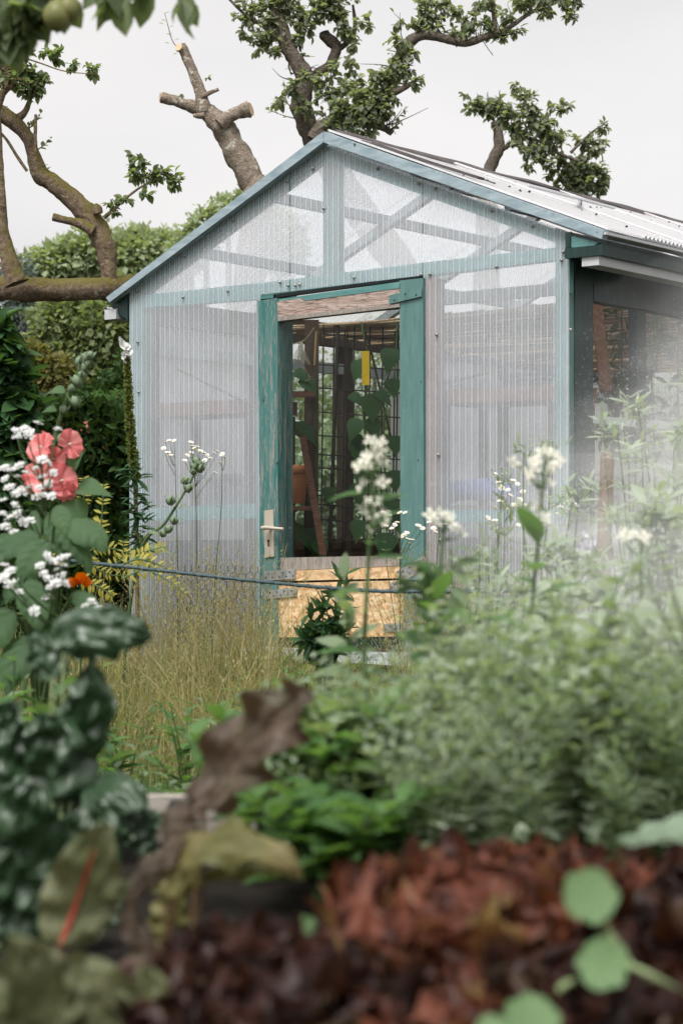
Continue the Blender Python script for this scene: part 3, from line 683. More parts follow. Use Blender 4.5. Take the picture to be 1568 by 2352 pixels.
K_let=letmat('lettuce_red',[(.030,.011,.008),(.135,.046,.027),(.15,.105,.034),(.22,.095,.060),(.34,.11,.03)])
K_let_shade=letmat('lettuce_shade',[(.010,.005,.004),(.042,.016,.012),(.045,.033,.012),(.060,.027,.021),(.15,.05,.015)])  # darker copy of the red lettuce, shade worked into its colours
K_nast=leafmat('nasturtium_leaf',(.11,.19,.085),(.16,.25,.12),.3,.55,0.133,(.25,.4,.1),nscale=10)
K_squash=leafmat('squash_leaf',(.17,.24,.16),(.24,.31,.22),.25,.6,0.114,nscale=8)
M_soil=plain('soil_dark',(.010,.008,.006),.95,.15,.5,14,.8)
M_plank=woodmat('bed_plank',(.30,.27,.23),(.46,.42,.37),(1.2,14,14),.8,.5,5)

# ------------------------------------------------------------------ ground
def groundmat():
    m,nt,out=newmat('ground'); co=coords(nt); n=noisef(nt,co,2.5,6,.65); n2=noisef(nt,co,30,4,.7)
    c=mixc(nt,ramp(nt,n,.35,.65),(.022,.023,.011),(.055,.05,.024)); c=mixc(nt,ramp(nt,n2,.5,.7),c,(.10,.085,.045)); pbsdf(nt,out,c,.95,.1,n2,.6,.03); return m
m=MB(); q=np.concatenate([-np.geomspace(.5,400,18)[::-1],[0],np.geomspace(.5,400,18)]); gxv,gyv=np.meshgrid(q,q+6); n=len(q)
V=np.stack([gxv.ravel(),gyv.ravel(),np.zeros(n*n)],1)
i=np.arange(n-1)[:,None]*n+np.arange(n-1)[None,:]; i=i.ravel(); m.add(V,np.stack([i,i+1,i+n+1,i+n],1))
solo(m,'ground',groundmat(),None,None,(0,0,0),kind='structure')

# ------------------------------------------------------------------ trees
def limb(mb,pts,d,n=12,rough=.16,k=5,mat=0,seed=0.0,zj=.0):
    """pts rows: px,py,radius_px[,dd] at distance d"""
    P=[];Rr=[]
    for i,p in enumerate(pts):
        dd=d+(p[3] if len(p)>3 else 0)+zj*math.sin(i*2.1+seed)
        P.append(list(at(p[0],p[1],dd))+[p[2]/F*dd])
    C=cr(P,k); mb.tube(C[:,:3],np.maximum(C[:,3],.002),n,mat,True,rough,seed); return C
def twigs(tm,lm,C,n,L):
    for i in range(n):
        j=int(rng.uniform(.25,1)*(len(C)-1)); b=C[j,:3]; v=rdir(1)[0]; v[2]=abs(v[2])*.7+.1; l=L*rng.uniform(.3,1); k1=b+v*l*.5+rng.normal(0,l*.08,3); e=b+v*l+rng.normal(0,l*.12,3)
        if e[2]<1.6: continue
        K=cr([b,k1,e],4); tm.tube(K,np.linspace(.006,.0015,len(K)),4,cap=False)
        if rng.random()<.55:
            k=rng.integers(3,8); p=K[rng.integers(3,len(K),k)]; lm.inst(T_OVAL,p,rdir(k)+v,rdir(k)*.5+np.array([0,0,.8]),.045*rng.uniform(.6,1.2,k))
def cloud(lm,tm,cl,d,size,T=T_OVAL,dr=.6,twn=.9,droop=.35,tw=.004,skin=.0):
    """clusters px,py,r_px,n -> short twigs set with leaves, each leaf a face set of its own"""
    POS=[];DIR=[];UP=[]
    for c in cl:
        px,py,rp,n=c[:4]; dd=d+(c[4] if len(c)>4 else 0)
        c0=at(px,py,dd); r=rp/F*dd; per=7
        for j in range(max(1,int(n*1.7/per))):
            u=rdir(1)[0]; u[1]*=dr; e=c0+u*r*rng.uniform(.45,1.0); b=c0+u*r*.12+rng.normal(0,r*.2,3)*np.array([1,dr,1])
            if tm is not None and rng.random()<twn: tm.tube([b,(b+e)/2+rng.normal(0,r*.08,3),e],[tw,tw*.7,tw*.35],4,cap=False)
            t=rng.random(per)**.7
            p=b+(e-b)*t[:,None]+rng.normal(0,r*.07,(per,3)); dv=rdir(per)+ (e-b)/(np.linalg.norm(e-b)+1e-6)*.7; dv[:,2]-=droop
            POS.append(p);DIR.append(dv);UP.append(rdir(per)*.6+np.array([0,-.15,.9]))
    POS=np.concatenate(POS);DIR=np.concatenate(DIR);UP=np.concatenate(UP)
    lm.inst(T,POS,DIR,UP,size*rng.uniform(.6,1.25,len(POS)),rng.uniform(.75,1.2,len(POS)))

# A: gnarled limb on the left
dA=10.8
A=thing('apple_tree','gnarled mossy apple tree whose thick horizontal limb reaches the left eave of the greenhouse','tree',gx(-260,dA))
m=MB()
limb(m,[(-330,1500,48),(-300,1000,46),(-230,740,44),(-120,668,36),(0,664,29),(130,663,27),(255,660,26),(420,640,20,.8)],dA,14,.22,7,seed=1.)
LA=limb(m,[(252,690,17),(250,620,19),(243,575,23),(222,520,25),(180,470,23),(130,425,22),(95,400,21),(78,360,16),(66,320,15),(35,282,17),(-10,255,19),(-90,250,22),(-180,330,28),(-255,520,36),(-285,760,42),(-300,1000,44)],dA,13,.2,7,seed=2.)
limb(m,[(215,530,14),(180,512,10),(150,505,8),(122,498,10)],dA-.05,9,.25,5,seed=3.)
limb(m,[(225,490,11),(222,478,12),(218,468,6)],dA-.06,8,.3,4,seed=4.)
limb(m,[(40,650,27),(18,590,20),(4,520,15),(2,440,11),(-2,360,9),(-10,200,8)],dA-.3,12,.2,6,seed=5.)
limb(m,[(30,285,9),(58,255,7),(72,215,5),(80,180,3)],dA,8,.2,5,seed=6.)
limb(m,[(82,350,4),(81,310,4.5),(82,262,3)],dA-.1,7,.3,5,seed=7.)
limb(m,[(62,392,4),(40,360,4),(15,320,3.5),(-8,295,3)],dA-.1,7,.2,5,seed=8.)
LA2=limb(m,[(-10,255,10),(5,215,9),(22,190,8),(12,150,6),(10,80,4)],dA-.2,8,.2,5,seed=9.)
limb(m,[(238,500,5),(262,480,4),(285,458,3),(325,428,2.4),(372,405,1.5)],dA,6,.1,5,seed=10.)
limb(m,[(50,130,2),(95,145,1.8),(150,163,1.4),(225,170,.9)],dA-.1,5,.1,5,seed=11.)
lm=MB()
cloud(lm,m,[(30,100,46,110),(60,160,44,110),(20,170,42,80),(70,205,30,60),(95,190,26,36),(15,45,40,80),(-30,120,70,160),(-60,300,60,60)],dA,.05,dr=.8)
cloud(lm,m,[(130,128,20,22),(165,148,16,14),(212,160,20,26),(50,68,30,40),(105,120,20,16)],dA,.045)
cloud(lm,m,[(255,465,16,16),(285,455,18,22),(318,390,30,44),(345,400,28,40),(398,412,24,40),(330,450,18,16),(312,365,18,18),(268,480,16,14),(370,400,18,20)],dA,.048)
for q in (LA,LA2): twigs(m,lm,q,26,.22)
part(m,'trunk',[B_apple],A); part(lm,'crown',L_apple,A)

# near branch with fruit, top left, out of focus
dN=3.4
Nb=thing('fruit_branch','out-of-focus apple bough with green fruit hanging in the top left corner','branch',at(-40,-60,dN))
m=MB(); limb(m,[(-200,-160,14),(-40,-60,10),(60,-30,7),(160,-40,5),(420,-60,3)],dN,8,.1,5); part(m,'twig',[B_apple],Nb)
lm=MB(); cloud(lm,None,[(10,20,70,50),(70,-20,60,40),(-40,60,60,40),(20,70,30,12),(120,-35,40,16),(280,-22,26,6),(420,-10,22,5),(350,-25,20,3),(225,-22,22,5)],dN,.062,T_OVAL,.8,droop=.8)
for (px,py,dx,dz) in ((60,105,.05,-1),(272,2,0.05,-1),(416,18,.25,-1),(338,0,-.1,-1)):
    lm.inst(T_OVAL,at(px,py-48,dN)[None],np.array([[dx,0,dz]]),np.array([[.6,-1,.2]]),.062)
part(lm,'crown',L_apple,Nb)
fm=leafmat('fruit_green',(.13,.15,.055),(.22,.20,.08),0,.4,0.152,nscale=24)
for (px,py,r) in ((132,38,34),(158,22,28)):
    m=MB(); c=at(px,py,dN-.05); rr=r/F*dN
    lathe(m,c,[(0,-rr*.92),(rr*.4,-rr*.9),(rr*.85,-rr*.5),(rr,0),(rr*.86,rr*.55),(rr*.5,rr*.95),(rr*.2,rr*1.15),(0,rr*1.1)],18); part(m,'fruit',fm,Nb)
# B: lopped bare trunk
dB=12.2
Bt=thing('lopped_tree','lopped bare lichen-grey trunk with sawn stubs rising behind the left roof slope','tree',gx(640,dB))
m=MB()
limb(m,[(520,1250,44),(560,760,38),(590,470,33),(575,408,30),(548,358,29),(520,305,27),(497,275,25),(468,252,19),(430,240,14),(398,230,13),(371,222,13)],dB,14,.2,6,seed=21.)
limb(m,[(470,258,17),(464,228,15),(455,195,13),(440,158,12),(428,128,11.5),(415,103,11)],dB-.02,12,.22,6,seed=22.)
limb(m,[(505,285,18),(528,266,15),(552,256,16),(573,250,18)],dB-.08,12,.18,6,seed=23.)
limb(m,[(462,222,7),(480,213,5),(502,204,4.5)],dB-.05,8,.2,5,seed=24.)
limb(m,[(470,265,8),(455,266,6),(444,264,4)],dB-.2,7,.3,4,seed=25.)
limb(m,[(408,110,1.6),(395,90,1.2),(385,55,1),(378,28,.7)],dB,5,.1,4)
part(m,'trunk',[B_bare],Bt)
for px,py,dd,nx,nz,r in ((573,250,-.08,1,.25,17),(371,222,0,-1,.1,12)):
    m=MB(); c=at(px+1.5*nx,py,dB+dd); ax=np.array([nx,-.35,nz],float); ax/=np.linalg.norm(ax); m.tube([c-ax*.006,c+ax*.006],r/F*dB*.93,12); part(m,'cut_face',[B_stub],Bt)
c=at(412,110,dB-.045); m=MB()
m.tube([c,c+np.array([-.006,-.012,.006])],.028,10); part(m,'cut_face',[B_stub],Bt)
lm=MB()
for (px,py) in ((378,30),(382,48),(388,62),(376,55),(394,80),(384,78),(400,92),(390,100),(404,118),(396,125),(408,120),(418,112)):
    lm.inst(T_OVAL,at(px,py,dB)[None],np.array([[rng.choice([-1,1])*.8,-.3,.3]]),np.array([[0,-.4,1.]]),.036)
cloud(lm,None,[(475,182,7,7),(410,215,5,7)],dB-.1,.03)
part(lm,'shoot_leaves',L_apple2,Bt)
# C: apple tree over the ridge
dC=13.2
Ct=thing('apple_tree','tall apple tree with leafy twisted limbs standing behind the greenhouse ridge','tree',gx(760,dC))
m=MB()
LC=limb(m,[(1090,1260,46),(1040,900,44),(930,640,40),(790,430,34),(726,325,28),(700,275,24),(690,235,24),(700,180,21),(684,145,19),(660,105,17),(645,60,15),(628,10,12),(615,-80,9)],dC,13,.2,6,seed=31.)
LC3=limb(m,[(722,322,22),(742,290,17),(772,270,15),(812,272,13),(850,282,11),(880,292,9),(900,306,6)],dC-.2,11,.22,6,seed=32.)
LC2=limb(m,[(830,275,13),(868,250,17),(888,215,17),(905,180,15),(918,130,14),(940,95,13),(980,78,12),(1030,90,10),(1068,98,9),(1110,85,9),(1160,68,6),(1215,30,5),(1290,-10,3)],dC-.2,11,.2,6,seed=33.)
limb(m,[(890,215,9),(920,205,8),(945,190,5),(965,175,3)],dC-.3,8,.2,5,seed=34.)
limb(m,[(702,180,13),(722,170,11),(755,150,12),(772,110,13),(750,85,14),(745,72,13)],dC+.1,11,.25,5,seed=35.)
limb(m,[(765,120,8),(800,95,7),(815,60,5),(810,10,3)],dC+.1,8,.2,5,seed=36.)
limb(m,[(1138,80,6),(1134,40,6),(1130,-20,4)],dC-.2,8,.2,5,seed=37.)
limb(m,[(655,85,8),(600,55,6),(560,30,4),(520,-10,3)],dC,8,.2,5,seed=38.)
limb(m,[(1108,92,1.2),(1120,110,1),(1132,126,1)],dC-.2,4,.1,4)
lm=MB()
cloud(lm,m,[(570,30,42,90),(620,60,50,120),(600,95,38,80),(655,20,50,110),(700,45,44,110),(735,20,45,110),(780,40,40,80),(800,70,28,50),(760,5,40,80),(640,120,26,34),(815,100,26,40),(840,55,22,22),(690,90,30,44),(620,10,40,70),(560,75,22,24),(775,-30,60,120),(660,-40,70,140)],dC,.05)
cloud(lm,m,[(640,228,24,28),(672,205,30,40),(700,240,22,26),(690,180,26,30),(740,185,30,40),(775,205,36,60),(815,195,30,50),(735,215,30,36),(715,262,18,14),(765,160,24,26),(805,150,26,30)],dC-.2,.052)
cloud(lm,m,[(880,180,34,60),(905,150,30,46),(935,160,26,36),(950,190,20,24),(860,215,34,70),(900,215,28,40),(830,235,38,80),(795,255,36,80),(845,265,38,90),(880,255,28,50),(800,290,36,70),(850,298,24,36),(760,285,22,24),(765,250,26,36),(920,95,26,30),(945,120,20,20)],dC-.3,.055)
cloud(lm,m,[(985,40,36,70),(1030,20,44,80),(955,60,24,30),(1080,45,32,50),(1060,75,22,26),(1120,60,26,34),(1150,85,22,30),(1185,75,20,26),(1160,40,26,34),(1005,70,22,24),(915,45,20,16),(1110,10,36,46),(970,0,36,50),(1130,92,16,12)],dC-.2,.052)
cloud(lm,m,[(1200,10,34,50),(1250,15,30,40),(1290,0,28,36),(1310,30,22,26),(1328,8,18,20),(1240,-20,40,50),(1330,-30,40,50)],dC-.2,.052)
for q in (LC,LC2,LC3): twigs(m,lm,q,34,.30)
part(m,'trunk',[B_far],Ct); part(lm,'crown',L_apple2,Ct)
# D: small apple tree beyond the right roof
dD=16.0
Dt=thing('small_apple_tree','small apple tree with a short stem showing above the right roof slope','tree',gx(1120,dD))
m=MB(); limb(m,[(1120,1240,36),(1118,700,30),(1118,430,22),(1122,395,15),(1135,362,14),(1146,335,14),(1143,305,11),(1135,278,9)],dD,11,.2,6,seed=41.)
limb(m,[(1146,345,7),(1165,335,6),(1190,320,5),(1230,320,4),(1280,350,4),(1330,370,4)],dD,8,.2,5,seed=42.)
limb(m,[(1310,350,4),(1335,325,3),(1362,300,2),(1385,285,1)],dD,6,.2,5,seed=43.)
lm=MB()
cloud(lm,m,[(1095,232,28,46),(1085,255,22,28),(1125,245,32,70),(1160,262,34,80),(1150,235,26,40),(1185,285,32,70),(1215,250,34,80),(1205,225,24,34),(1240,290,40,100),(1270,320,38,90),(1230,335,34,70),(1180,320,24,40),(1255,365,30,50),(1200,345,22,26),(1275,250,26,30),(1310,240,14,12),(1190,195,14,14),(1075,215,12,10),(1218,380,20,20),(1210,300,30,50)],dD,.062)
cloud(lm,m,[(1320,400,44,150),(1345,425,44,150),(1300,375,34,80),(1350,375,36,90),(1365,335,30,60),(1340,330,26,46),(1385,295,20,24),(1372,400,32,80),(1290,425,34,70),(1320,440,44,90),(1385,430,20,30),(1260,400,20,20)],dD+.2,.06)
part(m,'trunk',[B_far],Dt); part(lm,'crown',L_apple2,Dt)

# ------------------------------------------------------------------ background bushes and trees
def blobtree(name,label,cat,cl,d,mat,size,n,trunk=None,T=T_DIAM,bark=None,group=None,droop=.2,core=True):
    base=gx(cl[0][0],d); r=thing(name,label,cat,base,0,group)
    m=MB(); lm=MB()
    for (px,py,rx,ry) in cl:
        c=at(px,py,d); a=rx/F*d; b=ry/F*d
        k=int(2.4*n*rx*ry/6000.)+30
        u=rdir(k); rad=rng.uniform(.12,1.0,k)**.5*rng.uniform(.85,1.15,k)
        # lumpy surface
        lump=np.array([1+.32*mnoise.noise(Vector(v*2.3+c))+.22*mnoise.noise(Vector(v*5.1+c)) for v in u])
        p=c+u*np.array([a,a*.7,b])*(rad*lump)[:,None]
        dv=u+rdir(k)*.8; dv[:,2]-=droop
        lm.inst(T,p,dv,rdir(k)+np.array([0,-.2,.8]),size*.62*rng.uniform(.6,1.4,k),rng.uniform(.7,1.3,k))
        m.tube(cr([base*.6+np.array([c[0],c[1],0])*.4,(np.array([c[0],c[1],0])+c)/2,c+np.array([0,0,b*.5])],4),[.06]*4+[.04]*4+[.012],6,rough=.2)
    part(m,'trunk',[bark or B_far],r); part(lm,'crown',mat,r); return r
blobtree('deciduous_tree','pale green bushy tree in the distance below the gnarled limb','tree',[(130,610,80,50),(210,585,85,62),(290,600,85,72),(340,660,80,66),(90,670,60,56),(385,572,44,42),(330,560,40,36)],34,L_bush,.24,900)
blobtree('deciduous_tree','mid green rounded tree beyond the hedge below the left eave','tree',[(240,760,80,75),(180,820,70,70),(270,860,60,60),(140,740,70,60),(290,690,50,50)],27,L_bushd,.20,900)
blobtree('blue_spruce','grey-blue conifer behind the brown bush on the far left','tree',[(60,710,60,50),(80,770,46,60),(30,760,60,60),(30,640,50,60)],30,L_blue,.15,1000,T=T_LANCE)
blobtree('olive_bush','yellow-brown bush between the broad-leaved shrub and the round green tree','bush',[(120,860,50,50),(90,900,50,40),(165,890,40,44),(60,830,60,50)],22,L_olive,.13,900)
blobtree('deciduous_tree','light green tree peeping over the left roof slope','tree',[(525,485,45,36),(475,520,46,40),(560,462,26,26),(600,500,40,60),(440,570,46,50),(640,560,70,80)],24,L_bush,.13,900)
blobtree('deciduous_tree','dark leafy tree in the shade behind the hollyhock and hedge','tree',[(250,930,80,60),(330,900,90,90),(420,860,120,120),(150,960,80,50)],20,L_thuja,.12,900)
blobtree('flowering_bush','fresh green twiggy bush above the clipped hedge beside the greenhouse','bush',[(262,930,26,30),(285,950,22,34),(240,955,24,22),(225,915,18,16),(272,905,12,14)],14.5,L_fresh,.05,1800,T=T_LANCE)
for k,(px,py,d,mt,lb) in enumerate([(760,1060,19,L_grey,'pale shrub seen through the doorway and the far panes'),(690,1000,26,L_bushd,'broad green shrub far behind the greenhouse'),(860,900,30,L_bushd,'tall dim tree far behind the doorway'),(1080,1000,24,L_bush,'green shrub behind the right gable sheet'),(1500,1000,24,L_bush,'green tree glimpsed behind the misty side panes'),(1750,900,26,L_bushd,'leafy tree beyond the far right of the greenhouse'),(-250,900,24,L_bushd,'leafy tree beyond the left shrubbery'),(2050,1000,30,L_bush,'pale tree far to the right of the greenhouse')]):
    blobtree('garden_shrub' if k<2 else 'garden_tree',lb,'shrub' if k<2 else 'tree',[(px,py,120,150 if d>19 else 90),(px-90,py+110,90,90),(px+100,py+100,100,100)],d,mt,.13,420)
# clipped thuja hedge
hd_=thing('thuja_hedge','clipped dark green thuja hedge left of the greenhouse','hedge',gx(160,13))
lm=MB(); k=30000; x0=gx(-420,13)[0]; x1=gx(330,13)[0]; top=at(0,925,13)[2]
P=np.stack([rng.uniform(x0,x1,k),rng.uniform(12.4,13.6,k),rng.uniform(0,1,k)**.8*(top-.02)],1)
edge=rng.random(k); f=edge<.55; P[f,1]=12.4+rng.exponential(.07,f.sum()); g=(edge>.55)&(edge<.8); P[g,2]=top-.05-rng.exponential(.06,g.sum())
bul=np.array([.16*mnoise.noise(Vector((a*1.6,c*1.6,3)))+.10*mnoise.noise(Vector((a*4,c*4,9))) for a,b,c in P]); P[:,1]+=bul; P[:,2]+=bul*.6+.08*np.sin(P[:,0]*1.2)
dv=rdir(k)*.7+np.array([0,-.35,.55]); lm.inst(T_LANCE,P,dv,rdir(k),.085*rng.uniform(.5,1.4,k),2.2); part(lm,'foliage',L_thuja,hd_)
m=MB()
for x in np.arange(x0,x1,.35): m.tube([(x,13,0),(x+rng.normal(0,.03),13,top-.25)],[.04,.012],6,rough=.2)
for i in range(400):
    x=rng.uniform(x0,x1); z=rng.uniform(.1,top-.2); m.tube([(x,13,z-.1),(x+rng.normal(0,.1),12.55,z+.05)],[.008,.003],4,cap=False)
part(m,'trunk',[B_far],hd_)
m=MB()
for i in range(30):
    px=rng.uniform(100,290); py=rng.uniform(960,1230); m.inst(T_OVAL,at(px,py,12.42)[None],rdir(1),np.array([[0,-1.,.2]]),.035)
o=part(m,'dead_leaves',leafmat('dead_leaf',(.25,.07,.03),(.35,.12,.05),.2),hd_); o['kind']='stuff'
# ------------------------------------------------------------------ grass
def blades(k,fx,fy,hf,mat_mb,w=.0035,lean=.35,seed=False):
    x=fx(k); y=fy(k,x) if callable(fy) else fy; h=hf(x,y)*rng.uniform(.45,1.15,k)
    az=rng.uniform(0,2*math.pi,k); ln=np.abs(rng.normal(0,lean,k)); side=rng.uniform(0,2*math.pi,k)
    d=np.stack([np.cos(az),np.sin(az),np.zeros(k)],1); sd=np.stack([np.cos(side),np.sin(side),np.zeros(k)],1)
    ww=w*rng.uniform(.5,1.4,k)
    V=np.zeros((k,7,3)); 
    for j,(t,wf) in enumerate(((0,1.),(.4,.9),(.75,.6))):
        c=np.stack([x,y,np.zeros(k)],1)+d*(h*ln*t*t)[:,None]; c[:,2]=h*t*(1-.35*ln*t)
        V[:,2*j]=c-sd*(ww*wf)[:,None]; V[:,2*j+1]=c+sd*(ww*wf)[:,None]
    c=np.stack([x,y,np.zeros(k)],1)+d*(h*ln*1.15)[:,None]; c[:,2]=h*(1-.42*ln); V[:,6]=c
    b=(np.arange(k)*7)[:,None]
    mat_mb.add(V.reshape(-1,3),[*[]] if False else np.concatenate([b+np.array([[0,1,3,2]]),b+np.array([[2,3,5,4]])]))
    mat_mb.f.append((b+np.array([[4,5,6]])+mat_mb.n-len(V)*7,0,True))
    if seed:
        q=np.where(rng.random(k)<seed)[0]; m2=5
        tip=V[q,6]; below=(V[q,4]+V[q,5])/2
        t=rng.uniform(-.3,1.15,(len(q),m2,1)); P=(below[:,None]+(tip-below)[:,None]*t+rng.normal(0,.017,(len(q),m2,3))*(1.3-t)).reshape(-1,3)
        mat_mb.inst(T_DIAM,P,rdir(len(P))*.6+np.array([0,0,.8]),rdir(len(P)),rng.uniform(.007,.016,len(P)),.5)
def infield(k,y0=2.95,y1=10.2,pad=.28):
    y=np.sqrt(rng.uniform(y0**2,y1**2,k)); return y
def fxy(k,y0,y1,pxa,pxb):
    y=np.sqrt(rng.uniform(y0**2,y1**2,k)); px=rng.uniform(pxa,pxb,k); return (px-CX)/F*y,y
def inside_house(x,y):
    dx=x; dy=y-D0; s=UX*dx+UY*dy; t=VX*dx+VY*dy
    return (s>SL-.02)&(s<SR+.02)&(t>-.03)&(t<LEN)
def grass(name,k,zones,mat,hf,w,lean,seedf=0.0):
    mb=MB()
    for (fr,y0,y1,pa,pb) in zones:
        x,y=fxy(int(k*fr),y0,y1,pa,pb); ok=~inside_house(x,y); x=x[ok];y=y[ok]
        blades(len(x),lambda n:x,y,hf,mb,w,lean,seedf)
    solo(mb,name,mat,None,None,(0,0,0),kind='stuff')
def hn(x,y,sc_,a,b):
    return np.array([a+b*mnoise.noise(Vector((p*sc_,q*sc_,5.))) for p,q in zip(x,y)])
def hdry(x,y):
    base=np.interp(y,[3,4.5,6,8,9.2],[.20,.28,.32,.40,.56])*np.where(((x/y*F+CX)>600)&(y<8.6),.62,1); return base*(1+.7*hn(x,y,1.6,0,1))
def hgr(x,y):
    base=np.interp(y,[3,4.5,6,8,9.2],[.20,.24,.26,.27,.30]); return base*(1+.8*hn(x+7,y,1.3,0,1))
grass('dry_grass',6600,[(.46,5.3,9.9,150,640),(.26,5.6,9.2,560,1020),(.18,5.5,9.0,1000,1900),(.10,3.2,10,-900,150)],L_dry,hdry,.0017,.75,.6)
grass('green_grass',24000,[(.44,3.3,9.0,150,720),(.18,5.0,9.4,520,1050),(.23,3.4,9,900,2100),(.15,3.0,12,-1100,150)],L_grass,hgr,.0028,.75)
# tall seeding stalks standing above the rest
mb=MB(); x,y=[np.concatenate(q) for q in zip(fxy(130,6.0,9.2,330,620),fxy(90,6.5,8.6,900,1050),fxy(110,6,8.4,1050,1500))]; ok=~inside_house(x,y); x=x[ok];y=y[ok]
for a_,b_ in zip(x,y):
    h=rng.uniform(.42,.78)*np.interp(b_,[6,9],[.75,1.05]); l=rng.normal(0,.16,2); C=cr([(a_,b_,0),(a_+l[0]*.4,b_+l[1]*.4,h*.6),(a_+l[0],b_+l[1],h)],5); mb.tube(C,np.linspace(.0020,.0009,len(C)),4,cap=False)
    k=26; t=rng.uniform(.72,1,k); p=C[np.minimum((t*(len(C)-1)).astype(int),len(C)-2)]+(rng.normal(0,.020,(k,3))*(1.25-t)[:,None]*2.2); p[:,2]+=.02; mb.inst(T_DIAM,p,rdir(k)*.5+np.array([0,0,.8]),rdir(k),rng.uniform(.010,.018,k),.5)
solo(mb,'seeding_grass',L_dry,None,None,(0,0,0),kind='stuff')
# far lawn behind and beside the greenhouse
mb=MB(); x,y=fxy(9000,9.5,16,-700,2300); ok=~inside_house(x,y); x=x[ok];y=y[ok]; blades(len(x),lambda n:x,y,lambda x,y:np.full(len(x),.16),mb,.007,.5); solo(mb,'lawn_grass',L_grass,None,None,(0,0,0),kind='stuff')

# low weeds and ground cover between the bed and the tall grass
mb=MB(); k=3600; x,y=fxy(k,2.75,5.6,-100,760); P=np.stack([x,y,rng.uniform(.03,.30,k)*np.interp(y,[2.7,4.5,5.6],[1,.7,.25])],1)
mb.inst(T_OVAL,P,rdir(k)*np.array([1,1,.35])+np.array([0,0,.15]),rdir(k)*.5+np.array([0,-.2,1.]),rng.uniform(.03,.07,k),rng.uniform(.6,1.1,k)); solo(mb,'ground_cover',L_fresh,None,None,(0,0,0),kind='stuff')

# ------------------------------------------------------------------ generic leafy plant
def leafy(name,label,cat,base,height,spread,stems,per,T,size,mat,smat=None,wid=1.0,lean=0.0,group=None,droop=.2,sr=.004,low=.12,top=None):
    r=thing(name,label,cat,base,0,group); sm=MB(); lm=MB(); base=np.asarray(base,float)
    for j in range(stems):
        az=rng.uniform(0,2*math.pi); sp=spread*math.sqrt(rng.uniform(.02,1)); h=height*rng.uniform(.7,1.05)
        e=base+np.array([math.cos(az)*sp+lean,math.sin(az)*sp,h]) if top is None else np.asarray(top,float)
        mid=base+(e-base)*.55+np.array([-math.cos(az)*sp*.18,-math.sin(az)*sp*.18,h*.06]); C=cr([base+rng.normal(0,.008,3)*np.array([1,1,0]),mid,e],5)
        sm.tube(C,np.linspace(sr,sr*.35,len(C)),6,cap=False)
        n=per; t=np.linspace(low,1,n)+rng.normal(0,.02,n); t=np.clip(t,0,1)
        idx=t*(len(C)-1); i0=np.minimum(idx.astype(int),len(C)-2); f=(idx-i0)[:,None]; p=C[i0]*(1-f)+C[i0+1]*f
        a2=np.arange(n)*2.4+rng.uniform(0,6); dv=np.stack([np.cos(a2),np.sin(a2),.35+.5*t-droop+rng.normal(0,.15,n)],1)
        lm.inst(T,p,dv,np.tile(np.array([[0,0,1.]]),(n,1))+rdir(n)*.25,size*(1.05-.6*t**2)*rng.uniform(.75,1.2,n),wid)
    part(sm,'stem',smat or L_stem,r); part(lm,'leaves',mat,r); return r

# ------------------------------------------------------------------ flower meshes shared by many heads
def daisy(R_=.010,rays=14):
    mb=MB(); a_=np.arange(rays)*2*math.pi/rays; dv=np.stack([np.cos(a_),np.sin(a_),np.full(rays,.12)],1)
    mb.inst(T_PETAL,dv*R_*.25,dv,np.tile([[0,0,1.]],(rays,1)),R_*.8,.55,0)
    lathe(mb,(0,0,0),[(0,-R_*.12),(R_*.28,-R_*.05),(R_*.34,R_*.12),(R_*.2,R_*.24),(0,R_*.27)],10,1); 
    lathe(mb,(0,0,0),[(0,-R_*.35),(R_*.2,-R_*.3),(R_*.3,-R_*.08)],8,2); return mb.mesh('flower',[P_white,P_disc,L_stem])
DAISY=daisy()
def fourpetal(R_,mat,core=P_disc,n=4,cup=.25):
    mb=MB(); a_=np.arange(n)*2*math.pi/n; dv=np.stack([np.cos(a_),np.sin(a_),np.full(n,cup)],1)
    mb.inst(T_PETAL,dv*R_*.1,dv,np.tile([[0,0,1.]],(n,1)),R_,.9,0); lathe(mb,(0,0,0),[(0,-R_*.5),(R_*.12,-R_*.4),(R_*.13,R_*.15),(0,R_*.2)],7,1); return mb.mesh('flower',[mat,core])
ARUG=fourpetal(.0145,P_cream,L_stem); BELL=fourpetal(.02,P_lilac,L_stem,5,.9)
def cluster_(R_):
    mb=MB()
    for n_,rr,el,of in ((9,1.0,.10,0),(7,.72,.55,.3),(4,.4,1.3,.1)):
        a_=np.arange(n_)*2*math.pi/n_+of+rng.normal(0,.12,n_); dv=np.stack([np.cos(a_),np.sin(a_),np.full(n_,el)+rng.normal(0,.15,n_)],1); mb.inst(T_PETAL,dv*R_*.12,dv,np.tile([[0,0,1.]],(n_,1))+rng.normal(0,.2,(n_,3)),R_*rr*rng.uniform(.8,1.1,n_),.75,0)
    return mb.mesh('flower',[P_white])
PHLOX=cluster_(.016)
